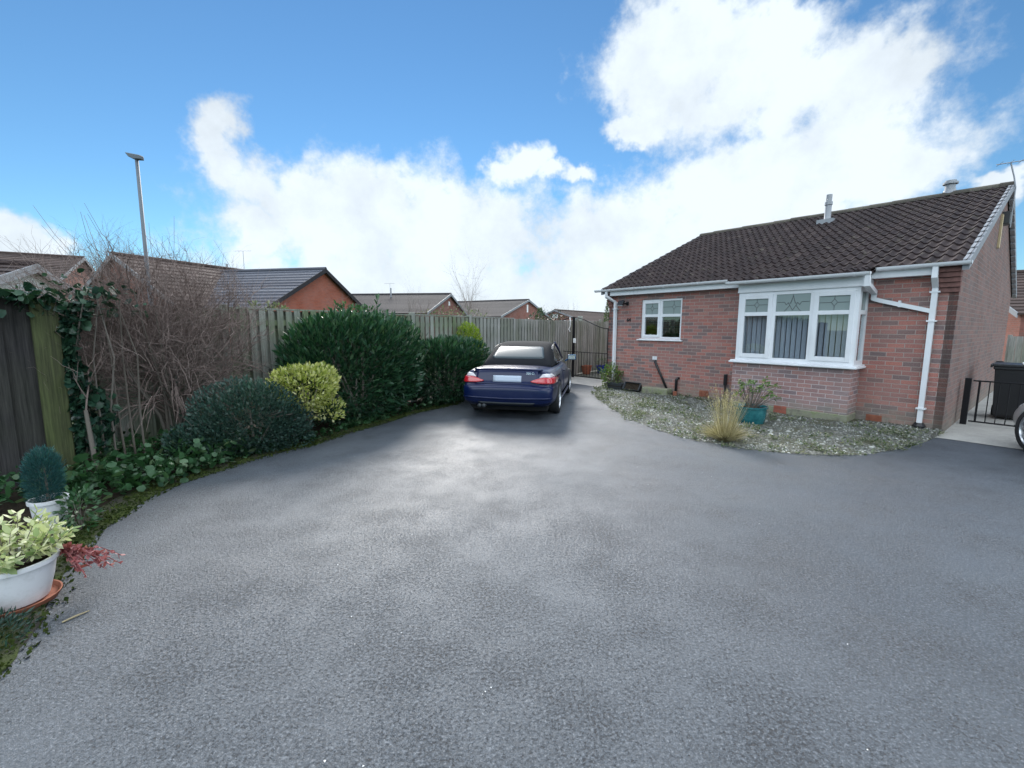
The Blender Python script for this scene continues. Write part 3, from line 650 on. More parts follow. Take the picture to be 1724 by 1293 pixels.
# downpipes
def sq(b, path, r=.046): b.tube(path, r, 4, phase=math.pi / 4)
b = MB(); sq(b, [(-.265, -.238, 2.62), (-.265, -.238, 2.46), (-.265, -.06, 2.30), (-.265, -.052, .14)])
for z in (2.24, 1.79, .39): b.box(-.325, -.205, -.10, -.002, z - .012, z + .012)
b.build('downpipe', M['upvc'], H)
b = MB(); b.lathe([(.085, -.01), (.085, .05), (.06, .085), (.05, .1)], 14, (-.265, -.055, 0.06)); b.build('drain_shoe', M['black_plastic'], H)
b = MB(); sq(b, [(-.985, -.70, 2.52), (-.985, -.70, 2.37), (-1.02, -.07, 2.27), (-1.02, -.058, 2.17), (-.93, -.0575, 2.135), (-.35, -.0575, 1.965), (-.27, -.0575, 1.94)])
b.box(-.69, -.66, -.09, -.002, 2.02, 2.125); b.build('bay_downpipe', M['upvc'], H)
b = MB(); sq(b, [(-6.62, -.238, 2.62), (-6.62, -.238, 2.48), (-6.45, -.06, 2.33), (-6.45, -.052, .12)])
for z in (2.16, .45): b.box(-6.51, -6.37, -.10, -.002, z - .012, z + .012)
b.build('downpipe', M['upvc'], H)
# waste pipes, air bricks, white boiler stub
b = MB(); b.tube([(-5.21, -.002, .86), (-5.205, -.045, .855), (-4.84, -.05, .20)], .027, 10); b.build('waste_pipe', M['black_plastic'], H, smooth=True)
b = MB(); b.tube([(-4.56, -.002, .49), (-4.57, -.04, .49), (-4.60, -.05, .45), (-4.60, -.05, .06)], .03, 10); b.build('waste_pipe', M['black_plastic'], H, smooth=True)
b = MB(); b.box(-5.30, -5.17, -.012, -.001, .885, .97); b.build('pipe_plate', M['whitepot'], H, bevel=.003)
for x, z, y in ((-3.93, .12, 0), (-.86, .045, 0), (-2.16, .075, BV - .012)):
    b = MB(); b.box(x - .1075, x + .1075, y - .014, y - .001, z, z + .14)
    for j in range(6): b.box(x - .095, x + .095, y - .019, y - .014, z + .012 + j * .021, z + .023 + j * .021)
    b.build('air_brick', M['brick_far'] if z == .075 else M['terracotta'], H)
# flues on the roof
b = MB(); fz = zr(3.9); b.lathe([(.10, -.10), (.085, .02), (.075, .04), (.07, .42)], 18, (-3.0, 3.9, fz)); b.lathe([(.075, .42), (.085, .43), (.085, .50), (.065, .51), (.065, .68), (0, .68)], 18, (-3.0, 3.9, fz)); b.box(-3.18, -2.82, 3.72, 4.05, fz - .06, fz + .065)
b.build('flue_pipe', M['grey_pipe'], roof, smooth='auto')
b = MB(); b.lathe([(.13, -.05), (.11, .08), (.095, .09), (.09, .20), (.135, .21), (.135, .25), (.10, .26), (.10, .29), (0, .30)], 16, (-.9, DV / 2, RZ + .06)); b.build('ridge_vent', M['grey_pipe'], roof, smooth='auto')
# boards under the gable apex
b = MB(); b.box(.003, .035, 4.15, 4.3, 3.35, 4.02); b.build('gable_board', M['cream'], H)
b = MB(); b.box(.002, .12, 4.35, 4.65, 3.85, 4.1); b.build('alarm_box', M['dark_plastic'], H, bevel=.01)

# things fixed to the house
o = MB(); o.obox((0, -.20, 0), (.085, 0, 0), (0, .024, -.012), (0, .03, .06), 0); o.obox((0, -.226, -.012), (.072, 0, 0), (0, .003, -.0015), (0, .0225, .045), 1); o.obox((0, -.226, -.063), (.07, 0, 0), (0, .006, -.003), (0, .004, .010), 2)
o.obox((.06, -.09, -.01), (.02, 0, 0), (0, .09, 0), (0, 0, .02)); o.box(.03, .10, -.03, -.001, -.05, .04)
o = o.build('security_light', [M['black_plastic'], mat('lamp_glass', (.16, .19, .24), .08), M['white_paint']], bevel=.003); o.location = hw(6.17, 0, 2.30); o.rotation_euler = (0, 0, HA)
tag(o, 'black security floodlight on the brick wall beside the smaller window', 'floodlight')
fc = bpy.data.curves.new('house_number', 'FONT'); fc.body = '64'; fc.size = .125; fc.extrude = .006; fc.align_x = 'CENTER'; fc.align_y = 'CENTER'; fc.offset = .004; fc.materials.append(M['black_plastic'])
o = text_mesh('house_number', fc); o.location = hw(6.05, -.008, 1.87); o.rotation_euler = (R(90), 0, HA); tag(o, 'black house number fixed to the brickwork left of the smaller window', 'house number')
A = tag(empty('television_aerial', hw(-.06, 4.55, 4.1), HA), 'thin television aerial on the gable end of the red brick bungalow', 'aerial')
b = MB(); b.tube([(.06, .05, -.3), (.06, .05, .5), (.02, .03, .72), (-.05, 0, 1.0)], .014, 6); b.build('mast', M['grey_pipe'], A)
b = MB(); b.tube([(-.25, -.1, 1.0), (.9, .35, 1.06)], .010, 5)
for k in range(8): x = -.2 + k * .15; b.tube([(x + .06, -.1 + k * .058 - .16, 1.0 + k * .008), (x - .06, -.1 + k * .058 + .16, 1.0 + k * .008)], .005, 4)
b.build('boom', M['grey_pipe'], A)

# ------------------------------------------------------------------ fences
FA = math.atan2(FD.y, FD.x)
FE = tag(empty('timber_fence', FC, FA), 'long weathered timber fence of upright boards running behind the hedges and car', 'fence')
FL = (FB - FC).length + 1.7; PW = 1.86
g = random.Random(21); k = 0; x = 0.0
while x < FL - .3:
    x1 = min(x + PW, FL); top = 1.93 + g.uniform(-.015, .015)
    p_ = MB(); p_.box(x - .05, x + .05, -.05, .05, -.1, top + g.choice([-.02, .05])); p_.build('post', M['fence_green'] if x < 7 else M['fence'], FE, bevel=.006)
    b = MB(); y = x + .06; j = 0
    for rz_ in (.35, 1.0, 1.72): b.box(x + .05, x1 - .05, -.03, .03, rz_ - .045, rz_ + .045)
    while y < x1 - .14:
        wd = .098 + g.uniform(-.003, .003); t0 = top - .02 + g.uniform(-.008, .008)
        b.box(y, y + wd, -.052, -.0305, .05, t0)                       # near face
        b.box(y + .072, y + .072 + wd * 1.2, .0305, .052, .05, t0 - .01); y += .146; j += 1
    if x < 8: b.box(x + .05, x1 - .05, -.05, .045, top - .012, top + .016)
    b.build('panel', M['fence_green'] if x < 7 else M['fence'], FE); x = x1; k += 1
# dark close-boarded panel by the flower pots
DE = Vector((-4.80, 4.70, 0)); DD = Vector((-.6, -.8, 0)); DN = Vector((.8, -.6, 0))
DA = tag(empty('dark_fence', DE, math.atan2(-.8, -.6)), 'dark creosoted board fence standing behind the white flower pots', 'fence')
b = MB(); x = .19; g = random.Random(6); k_ = 0
while x < 2.2:
    k_ += 1
    wd = g.uniform(.19, .235); yy = g.uniform(0, .010); b.box(x - .03, x + wd - .004, -.012 - yy - .026 * (k_ % 2), .012 - yy - .026 * (k_ % 2), .03, 1.93 + g.uniform(-.02, .02)); x += wd
b.box(.1, 2.2, -.075, -.024, .4, .48); b.box(.1, 2.2, -.075, -.024, 1.55, 1.63); b.build('panel', M['darkwood'], DA)
b = MB(); b.box(-.02, .185, -.06, .03, -.05, 1.90); b.build('post', M['mosswood'], DA, bevel=.01)

# ------------------------------------------------------------------ tall iron gate beside the house
def iron_leaf(name, u0, u1, label, rise):
    G = tag(empty(name, hw(u0, 1.13), HA), label, 'gate', 'tall iron gates beside the bungalow'); W = u0 - u1            # local x to the right
    def topz(x): q = x / W; q = q if rise > 0 else 1 - q; return 1.64 + .36 * (3 * q * q - 2 * q ** 3)
    b = MB()
    for xx in (.02, W - .02): b.box(xx - .015, xx + .015, -.015, .015, .04, topz(xx) + .02)
    b.tube([(W * i / 14, 0, topz(W * i / 14)) for i in range(15)], .014, 6); b.tube([(.02, 0, .10), (W - .02, 0, .10)], .016, 6); b.tube([(.02, 0, .885), (W - .02, 0, .885)], .012, 6)
    b.build('gate_frame', M['black_metal'], G)
    b = MB(); n = int(W / .115)
    for i in range(1, n): x = W * i / n; b.tube([(x, 0, .10), (x, 0, .885 if i % 2 else .885)], .0065, 5)
    for i in range(1, n, 4): x = W * i / n; b.tube([(x, 0, .885), (x, 0, topz(x))], .0045, 5)
    b.build('gate_bars', M['black_metal'], G)
    return G
G1 = iron_leaf('iron_gate', 10.64, 9.07, 'tall black iron gate leaf partly hidden behind the blue car', 1)
G2 = iron_leaf('iron_gate', 9.05, 7.61, 'tall black iron gate leaf next to the brick house corner', -1)
b = MB(); b.box(-.05, .05, -.04, .04, 0, 1.72); b.build('hinge_post', M['black_metal'], G1)
b = MB(); b.box(-.016, .016, -.032, -.022, .05, 2.02); b.build('meeting_stile', M['black_metal'], G2)
o = MB(); o.box(-.06, .06, -.006, .006, -.075, .075); o = o.build('gate_notice', M['white_paint'], bevel=.003); o.location = hw(8.97, 1.09, 1.25); o.rotation_euler = (0, 0, HA)
tag(o, 'small plain white notice fixed to the tall iron gates', 'notice')
o = MB(); o.tube([(.02, -.03, .26), (.045, -.03, .12), (.03, -.03, -.05), (-.02, -.035, -.12), (.05, -.035, -.2)], .018, 6); o = o.build('hanging_strap', M['white_paint'], smooth=True); o.location = hw(9.2, 1.10, 1.74); o.rotation_euler = (0, 0, HA)
tag(o, 'pale strap hanging from the top of the tall iron gates', 'strap')

def pot(name, loc, r0, r1, h, mt, label, cat, rim=.012, saucer=None, n=36, soil=True, **kw):
    P_ = tag(empty(name, loc), label, cat)
    b = MB(); z0 = .022 if saucer else 0
    b.lathe([(0, z0), (r0 * .97, z0), (r0, z0 + .01), ((r0 + r1) / 2 * 1.03, z0 + h * .5), (r1 * .985, z0 + h * .88), (r1 + rim * .3, z0 + h * .89), (r1 + rim, z0 + h * .9), (r1 + rim, z0 + h), (r1 - .004, z0 + h), (r1 - .016, z0 + h * .86), (r0 * .9, z0 + .03), (0, z0 + .03)], n)
    b.build('pot_body', mt, P_, smooth='auto')
    if saucer:
        b = MB(); b.lathe([(0, 0), (saucer, 0), (saucer + .018, .035), (saucer + .010, .035), (saucer - .004, .012), (0, .012)], n); b.build('saucer', M['terracotta'], P_, smooth='auto')
    if soil:
        b = MB(); b.lathe([(0, z0 + h * .88), (r1 - .02, z0 + h * .85)], 20); b.build('compost', M['soil'], P_)
    return P_
def plant(name, loc, label, cat, **kw): return tag(empty(name, loc), label, cat, **kw)

pot('flower_pot', (2.70, 16.0, .0), .13, .19, .32, M['terracotta'], 'terracotta flower pot standing by the fence behind the iron gates', 'flower pot')
pot('flower_pot', (3.32, 16.35, 0), .14, .20, .30, M['bluepot'], 'blue plastic flower pot by the fence behind the iron gates', 'flower pot')
P_ = plant('garden_plant', (3.32, 16.35, .28), 'small spiky plant growing in the blue plastic pot', 'plant')
P0, D0 = blob(160, (0, 0, .12), (.16, .16, .14), seed=4); leaves('foliage', P0, D0, .09, M['weed'], P_, w=.25)

# ------------------------------------------------------------------ front left pots
PL = Vector((-2.965, 2.475, 0))
pot('flower_pot', PL, .14, .188, .25, M['whitepot'], 'wide white pot on a terracotta saucer, nearest pot on the driveway', 'flower pot', saucer=.175)
T = plant('potted_shrub', PL + Vector((0, 0, .25)), 'cream and green variegated shrub growing in the wide white pot', 'shrub')
b = MB(); g = random.Random(12); P = []; D = []
for i in range(46):
    a = g.uniform(0, 6.283); q = math.sqrt(g.random()); rr_ = .24 * q; h_ = g.uniform(.10, .34) * (1.1 - .55 * q)
    tip = Vector((rr_ * math.cos(a) * 1.15, rr_ * math.sin(a) * 1.15, h_)); b0 = Vector((rr_ * .35 * math.cos(a), rr_ * .35 * math.sin(a), 0))
    branches(b, b0, [tip], .004, .002, 4, g=g)
    ax = (tip - b0).normalized(); sd_ = ax.orthogonal().normalized()
    for k in range(15):
        s_ = .35 + .65 * k / 14; q_ = b0.lerp(tip, s_); rot = Matrix.Rotation(k * 2.4, 3, ax); d = (rot @ sd_) + ax * (.2 + .9 * s_ ** 3)
        P.append(tuple(q_)); D.append(tuple(d))
b.build('stems', M['stem'], T); leaves('foliage', P, D, .050, M['varieg'], T, w=.46, jit=.15, droop=.15, rnd=.2, six=True)
T = plant('trailing_plant', PL + Vector((.16, .13, .24)), 'red leaved plant trailing over the rim of the wide white pot', 'plant')
P = []; D = []; b = MB()
for i in range(16):
    L = g.uniform(.12, .34); a = g.uniform(-.5, .6); pts = [Vector((L * s * math.cos(a), L * s * math.sin(a), .03 + .05 * s - .16 * s * s + g.uniform(-.02, .02))) for s in (0, .33, .66, 1)]
    b.tube(pts, .003, 4)
    for k in range(24): s_ = g.random(); j = min(int(s_ * 3), 2); q_ = pts[j].lerp(pts[j + 1], s_ * 3 - j); P.append(tuple(q_)); D.append((g.gauss(.4, .6), g.gauss(0, .6), g.gauss(.15, .5)))
b.build('stems', M['redleaf'], T); leaves('foliage', P, D, .026, M['redleaf'], T, w=.6, jit=.3, six=True)
P2 = Vector((-3.755, 3.44, 0))
pot('flower_pot', P2, .085, .112, .27, M['whitepot'], 'smaller white pot standing against the dark board fence', 'flower pot')
T = plant('dwarf_conifer', P2 + Vector((0, 0, .235)), 'blue green dwarf conifer growing in the smaller white pot', 'conifer')
b = MB(); b.tube([(0, 0, 0), (0, 0, .30)], [.012, .004], 6); b.build('trunk', M['stem'], T)
P0, D0 = blob(5200, (-.01, 0, .205), (.105, .105, .235), lump=.12, shell=.55, seed=3, zmin=.0); D0[:, 2] += 1.0
leaves('foliage', P0, D0, .034, M['bluegreen'], T, w=.13, droop=.1, jit=.4)
T = plant('garden_plant', (-3.50, 3.42, 0), 'small green leafy plant beside the smaller white pot', 'plant')
P0, D0 = blob(300, (0, 0, .18), (.13, .12, .18), shell=.7, seed=6, zmin=0); leaves('foliage', P0, D0, .042, M['ivy'], T, w=.5)
b = MB(); branches(b, (0, 0, 0), [(g.uniform(-.1, .1), g.uniform(-.1, .1), g.uniform(.15, .3)) for _ in range(9)], .004, .002, 4, g=g); b.build('stems', M['stem'], T)
T = plant('garden_plant', (-2.78, 2.16, 0), 'dark feathery plant at the driveway edge in front of the nearest pot', 'plant')
P0, D0 = blob(3800, (-.12, -.08, .0), (.24, .22, .075), lump=.4, shell=.7, seed=16, zmin=.0); leaves('foliage', P0, D0, .030, M['privet'], T, w=.28, droop=.4)
o = MB(); o.tube([(-2.515, 2.29, .006), (-2.49, 2.34, .009), (-2.462, 2.395, .006)], [.005, .006, .003], 5); tag(o.build('stick', M['straw']), 'short pale stick lying on the asphalt near the white pot', 'stick')
g = random.Random(33); b = MB()
for i in range(45):
    y = 1.4 + 6.5 * g.random() ** 1.3; x = g.uniform(-.75, .95) * y * .85 + .2
    if x < -2.4 or (x > 1.9 and y > 5): continue
    a = g.random() * 6.28; s_ = g.uniform(.003, .006); c, d = math.cos(a) * s_, math.sin(a) * s_
    b.add([(x + c, y + d, .006), (x - d, y + c * .5, .009), (x - c, y - d, .006), (x + d, y - c * .5, .010)], [(0, 1, 2, 3)])
tag(b.build('litter', M['white_paint']), 'tiny pale fallen petals and grit scattered over the asphalt', 'litter', kind='stuff')

# ------------------------------------------------------------------ hedges and shrubs on the left
def shrub(name, loc, rz, r, cz, n, size, mt, label, cat, w=.4, lump=.2, shell=.45, seed=1, zmin=.02, flat=0., up=.3, droop=.2, jit=.35, stems=9, six=False, stem_mat='stem', extra=None, shoots=True):
    T = tag(empty(name, loc, rz), label, cat)
    P0, D0 = blob(n, (0, 0, cz), r, lump=lump, shell=shell, seed=seed, zmin=zmin, flat=flat)
    if extra:
        for c2, r2, n2 in extra:
            a_, b_ = blob(n2, c2, r2, lump=lump, shell=shell, seed=seed + n2, zmin=zmin); P0 = np.vstack([P0, a_]); D0 = np.vstack([D0, b_])
    g_ = random.Random(seed + 100); SH_ = []
    for _ in range(26 if shoots else 0):
        i_ = g_.randrange(len(P0)); p_ = Vector(P0[i_]); d_ = (Vector(D0[i_]) + Vector((0, 0, .5 + up))).normalized()
        if p_.z < cz: continue
        L_ = size * g_.uniform(1.6, 4.2); SH_.append((p_, p_ + d_ * L_)); m_ = 9
        P0 = np.vstack([P0, [tuple(p_ + d_ * L_ * k_ / m_) for k_ in range(m_)]]); D0 = np.vstack([D0, [tuple(d_ + Vector((g_.gauss(0, .7), g_.gauss(0, .7), g_.gauss(0, .3)))) for k_ in range(m_)]])
    D0[:, 2] += up; leaves('foliage', P0, D0, size, M[mt], T, w=w, droop=droop, jit=jit, six=six)
    b = MB(); g_ = random.Random(seed)
    branches(b, (0, 0, 0), [(g_.uniform(-.6, .6) * r[0], g_.uniform(-.6, .6) * r[1], cz + g_.uniform(-.2, .6) * r[2]) for _ in range(stems)], .022, .006, 5, g=g_); [b.tube([(Vector((0, 0, cz)) + a_) / 2, a_, c_], [.006, .004, .002], 4) for a_, c_ in SH_]; b.build('stems', M[stem_mat], T)
    return T
HR = FA
shrub('laurel_bush', (-2.78, 7.95, 0), HR, (1.30, .74, .92), .93, 11500, .105, 'laurel', 'tall dark green laurel bush, larger of the two by the fence', 'laurel bush', w=.30, lump=.16, shell=.42, seed=5, flat=.9, up=.55, droop=.1, six=True)
shrub('laurel_bush', (-1.42, 9.85, 0), HR, (.98, .66, .70), .72, 7500, .095, 'laurel', 'lower dark green laurel bush next to the blue car', 'laurel bush', w=.30, lump=.15, shell=.42, seed=15, flat=.9, up=.5, droop=.1, six=True)
shrub('golden_shrub', (-3.04, 6.42, 0), 0, (.45, .42, .35), .77, 4000, .052, 'gold', 'rounded golden variegated shrub in front of the tall laurel', 'shrub', w=.55, lump=.18, shell=.32, seed=8, zmin=.30, flat=.3, up=.35, extra=[((.28, .05, .42), (.22, .2, .2), 500), ((.28, -.1, .2), (.12, .1, .1), 90)], shoots=False)
shrub('low_shrub', (-3.46, 5.80, 0), .5, (.62, .46, .50), .40, 11500, .042, 'privet', 'low spreading dark green shrub below the golden shrub', 'shrub', w=.48, lump=.34, shell=.5, seed=11, up=.45, extra=[((-.55, -.05, .2), (.45, .4, .3), 3600), ((.45, .1, .25), (.3, .3, .28), 1800)])
shrub('lime_conifer', (-1.03, 10.75, 0), 0, (.30, .28, .62), 1.13, 5000, .05, 'lime', 'bright lime green conifer peeping over the lower laurel', 'conifer', w=.3, lump=.16, shell=.5, seed=13, up=.9)
# bare brown shrub
BB = tag(empty('bare_shrub', (-4.60, 5.95, 0), FA), 'large leafless brown twiggy shrub spilling over the fence', 'shrub')
b = MB(); st = MB(); g = random.Random(44)
for i in range(26):
    a = g.uniform(0, 6.283); q = g.uniform(.25, 1); e = Vector((1.05 * q * math.cos(a), .5 * q * math.sin(a), g.uniform(1.2, 2.1)))
    st.tube([(g.uniform(-.1, .1), g.uniform(-.08, .08), -.02), tuple(e * .35 + Vector((0, 0, .05))), tuple(e * .7), tuple(e)], [q_ * g.choice([.6, .8, 1.0]) for q_ in (.024, .018, .012, .006)], 5)
n_ = 0
while n_ < 1080:
    d = Vector((g.gauss(0, 1), g.gauss(0, 1), g.gauss(0, 1))).normalized(); q = g.random() ** .45
    p = Vector((1.25 * q * d.x - .12, .56 * q * d.y, 1.42 + .90 * q * d.z))
    if p.z < .45: continue
    n_ += 1; o_ = (p - Vector((0, 0, .3))).normalized()
    twigs(b, p, o_ + Vector((g.gauss(0, .45), g.gauss(0, .45), g.gauss(.0, .4))), g.uniform(.28, .64), g.choice([.0035, .0045, .0045, .007]), 1, g, .24, .05, 5)
for i in range(18):                                                     # long whips against the sky
    a = g.uniform(0, 6.283); q = g.random() ** .5; p = Vector((1.0 * q * math.cos(a) + .1, .4 * q * math.sin(a), 2.0)); d = Vector((g.gauss(-.32, .25), g.gauss(0, .2), 1)).normalized(); L = g.uniform(.5, 1.35)
    pts = [p + d * L * s_ + Vector((g.gauss(0, .02), 0, 0)) for s_ in (0, .35, .7, 1)]; b.tube(pts, [.004, .0034, .0026, .0016], 3, cap=False)
for i in range(70):                                                     # low arching shoots
    a = g.uniform(-3.1, .1); d = Vector((math.cos(a), math.sin(a) * .55, 0)); L = g.uniform(.7, 1.45); h0 = g.uniform(.3, 1.0)
    b.tube([Vector((0, 0, h0)) + d * L * s_ + Vector((0, 0, .32 * math.sin(s_ * 2.6) - .25 * s_ * s_)) + Vector((g.gauss(0, .02), g.gauss(0, .02), 0)) for s_ in (.1, .35, .6, .8, 1)], [.008, .007, .005, .004, .002], 4, cap=False)
b.build('twigs', M['twig'], BB); st.build('stems', M['stem'], BB)
o = tag(empty('sapling', (-4.66, 4.72, 0)), 'thin pale bare trunk leaning beside the mossy fence post', 'sapling')
b = MB(); b.tube([(.15, -.05, -.02), (.10, -.03, .3), (.04, 0, .75)], [.026, .022, .018], 8); b.build('trunk', M['stem'], o)
b = MB(); twigs(b, (.04, 0, .7), (.1, 0, 1), .7, .012, 2, g, .2, .1, 2); b.build('branches', M['twig'], o)
# ivy on the fence top and round its mossy post
o = tag(empty('ivy', DE), 'ivy climbing round the mossy end post of the dark fence', 'ivy')
P = []; D = []
for i in range(1000): q = g.random(); v_ = Vector((.45, .9, 0)) * (.05 + .36 * g.random() ** 1.3 * (.6 + .4 * math.sin(q * 7))) + DN * (g.random() * .22 - .12); P.append((v_.x, v_.y, .25 + 1.68 * q)); D.append((.45 + g.gauss(0, .4), -.6 + g.gauss(0, .3), g.gauss(-.1, .5)))
for i in range(330): q = g.random() * 1.3; v_ = DD * q + DN * g.gauss(.0, .07); P.append((v_.x, v_.y, 1.90 + abs(g.gauss(0, .06)) - (.12 if g.random() < .15 else 0))); D.append((g.gauss(.5, .5), g.gauss(-.5, .5), g.gauss(.0, .5)))
for i in range(150): P.append((g.gauss(.1, .14), g.gauss(.3, .25), 1.92 + g.gauss(.05, .10))); D.append((g.gauss(.3, .6), -.6, g.gauss(.2, .5)))
leaves('foliage', P, D, .078, M['ivy_dark'], o, w=.75, jit=.25, six=True)
b = MB(); 
for i in range(7): x = .05 + .05 * i; b.tube([(x, x * 1.5, 0), (x + g.gauss(0, .05), x * 1.5, .7), (x + g.gauss(0, .07), x * 1.5, 1.3), (x + g.gauss(0, .1), x * 1.4, 1.95)], [.012, .010, .008, .005], 5)
b.build('stems', M['stem'], o)
P = []; D = []
for i in range(2600):
    q = g.random(); a = Vector((-5.35, 5.15, 0)).lerp(Vector((-3.3, 6.0, 0)), q) if g.random() < .45 else Vector((-4.6, 4.05, 0)).lerp(Vector((-3.45, 5.0, 0)), q)
    p = a + Vector((g.gauss(0, .33), g.gauss(0, .30), 0))
    if p.x > -3.55 + .25 * (p.y - 4.5) or p.y < 3.75: continue
    if (p - FC).dot(FN) < .05: continue
    P.append((p.x, p.y, .03 + abs(g.gauss(.09, .09)))); D.append((g.gauss(.35, .5), g.gauss(-.55, .5), g.gauss(.35, .35)))
o = tag(leaves('ground_ivy', P, D, .068, M['ivy'], w=.9, jit=.2, six=True), 'green ivy carpeting the ground under the bare shrub', 'ivy', kind='stuff')
P = []; D = []
for i in range(len(LEFT) - 12):
    a = Vector((*LEFT[i], 0)); b_ = Vector((*LEFT[i + 1], 0))
    for _ in range(int((b_ - a).length * 150)):
        p = a.lerp(b_, g.random()); P.append((p.x - .14 - abs(g.gauss(0, .13)), p.y + g.gauss(.05, .05), .02 + abs(g.gauss(.04, .04)))); D.append((g.gauss(.6, .4), g.gauss(-.6, .4), g.gauss(.3, .3)))
tag(leaves('edging_ivy', P, D, .062, M['ivy'], w=.85, jit=.2, six=True), 'small ivy leaves creeping out between hedge and driveway', 'ivy', kind='stuff')
# plants showing over the fence
def over_fence(q, wd, h, n, sz, mt, label, cat, seed, off=-.25, tw=26):
    p = FC + FD * q - FN * -off if False else FC + FD * q - FN * .22
    T = tag(empty('climber', p, FA), label, cat); P0, D0 = blob(n, (0, 0, 1.93), (wd, .2, h), lump=.35, shell=.6, seed=seed, zmin=1.75)
    leaves('foliage', P0, D0, sz, M[mt], T, w=.55); b = MB(); g_ = random.Random(seed)
    branches(b, (0, 0, .0), [(g_.uniform(-.8, .8) * wd, g_.uniform(-.1, .1), 1.9 + h * g_.uniform(0, .8)) for _ in range(7)], .016, .004, 5, g=g_)
    for _ in range(tw): twigs(b, (g_.uniform(-wd, wd), 0, 1.85), (g_.gauss(0, .3), g_.gauss(0, .2), 1), h * g_.uniform(1., 2.4), .005, 1, g_, .15, .05, 2)
    b.build('stems', M['twig'], T)
over_fence(4.3, .55, .16, 420, .07, 'ivy', 'pale leafy climber over the fence behind the tall laurel', 'climber', 31)
over_fence(7.1, 1.1, .17, 420, .05, 'weed', 'scrubby twiggy climber along the fence right of the tall laurel', 'climber', 32, tw=40)
over_fence(11.3, .95, .20, 620, .055, 'ivy_dark', 'dark leafy climber topping the fence above the car roof', 'climber', 33)
over_fence(2.6, .4, .14, 240, .06, 'weed', 'mossy green growth on the fence end beside the bare shrub', 'climber', 34)

# ------------------------------------------------------------------ things on the gravel bed
def on_bed(x, y):
    h_ = bed_tree.ray_cast(Vector((x, y, 2)), Vector((0, 0, -1)))[0]; return Vector((x, y, h_.z if h_ else .05))
TP = on_bed(4.09, 7.46); TP.z -= .015
pot('glazed_pot', TP, .215, .248, .30, M['teal'], 'teal glazed pot on the gravel in front of the bay', 'flower pot', n=44)
T = plant('potted_shrub', TP + Vector((0, 0, .24)), 'straggly green leaved shrub growing in the teal glazed pot', 'shrub'); b = MB(); g = random.Random(14); P = []; D = []
for i in range(30):
    a = g.uniform(0, 6.28); q = .30 * math.sqrt(g.random()); e = Vector((q * math.cos(a) * 1.25 + .03, q * math.sin(a), .20 + .30 * g.random() ** .7 * (1.15 - q))); branches(b, (.04 * math.cos(a), .04 * math.sin(a), 0), [e], .008, .003, 5, g=g)
    for k in range(11): P.append(tuple(e + Vector((g.gauss(0, .022), g.gauss(0, .022), g.gauss(0, .02))))); aa = g.uniform(0, 6.28); D.append((math.cos(aa), math.sin(aa), g.uniform(-.3, .5)))
b.build('stems', M['stem'], T); leaves('foliage', P, D, .052, M['potleaf'], T, w=.40, droop=.5, six=True)
GP = on_bed(3.16, 6.42)
T = plant('ornamental_grass', GP, 'clump of straw coloured ornamental grass at the gravel edge', 'ornamental grass'); g = random.Random(18)
V = []; F = []
def blade(p, d, L, wd, bend):
    d = Vector(d).normalized(); s_ = d.cross(Vector((g.gauss(0, 1), g.gauss(0, 1), .3))).normalized() * wd; o_ = len(V); hz = Vector((d.x, d.y, 0)) * bend
    for i in range(5): q = i / 4; c_ = Vector(p) + d * L * q + hz * q * q * L - Vector((0, 0, bend * .55 * q * q * L)); ww = s_ * (1 - q * .92); V.extend([tuple(c_ - ww), tuple(c_ + ww)])
    for i in range(4): F.append((o_ + 2 * i, o_ + 2 * i + 1, o_ + 2 * i + 3, o_ + 2 * i + 2))
for i in range(1500): a = g.uniform(0, 6.28); q = .12 * math.sqrt(g.random()); blade((q * math.cos(a), q * math.sin(a), 0), (math.cos(a) * g.uniform(.1, 1.1), math.sin(a) * g.uniform(.1, 1.1), 1), g.uniform(.16, .40), .0028, g.uniform(.2, .9))
for i in range(230): a = g.uniform(0, 6.28); q = .09 * math.sqrt(g.random()); blade((q * math.cos(a), q * math.sin(a), 0), (math.cos(a) * g.uniform(0, .42), math.sin(a) * g.uniform(0, .42), 1), g.uniform(.5, .85), .0028, g.uniform(0, .25))
raw('blades', V, F, M['straw'], T)
P = []; D = []
for i in range(70):
    a = g.uniform(0, 6.28); q = g.uniform(0, .30); L = g.uniform(.55, .82); e = Vector((q * math.cos(a), q * math.sin(a), L))
    for k in range(16): s_ = .72 + .28 * g.random(); P.append(tuple(e * s_)); D.append((g.gauss(0, .3), g.gauss(0, .3), 1))
leaves('seed_heads', P, D, .028, M['straw'], T, w=.2, droop=.1)
SB = on_bed(2.66, 11.75)
shrub('garden_shrub', SB, 0, (.24, .22, .26), .30, 1000, .055, 'potleaf', 'small green leafy shrub beside the downpipe at the house corner', 'shrub', w=.45, lump=.3, shell=.6, seed=24, zmin=.02, stems=8)
def trough(loc, rz, tilt, label, sx=.22, sy=.11, h=.17):
    T = tag(empty('plastic_trough', loc, rz), label, 'planter'); T.rotation_euler = (tilt, 0, rz); b = MB()
    def ring(x, y, z): return [(-x, -y, z), (x, -y, z), (x, y, z), (-x, y, z)]
    prof = [(.84, 0), (1, h - .03), (1.06, h - .03), (1.06, h), (.97, h), (.82, .02)]
    vs = [v for q, z in prof for v in ring(sx * q, sy * q, z)]; fs = [(0, 3, 2, 1)] + [(4 * i + j, 4 * i + (j + 1) % 4, 4 * i + 4 + (j + 1) % 4, 4 * i + 4 + j) for i in range(5) for j in range(4)] + [(20, 21, 22, 23)]
    b.add(vs, fs); b.build('trough_body', M['dark_plastic'], T, bevel=.004); b = MB(); b.box(-sx * .95, sx * .95, -sy * .95, sy * .95, .08, h * .72); b.build('compost', M['soil'], T)
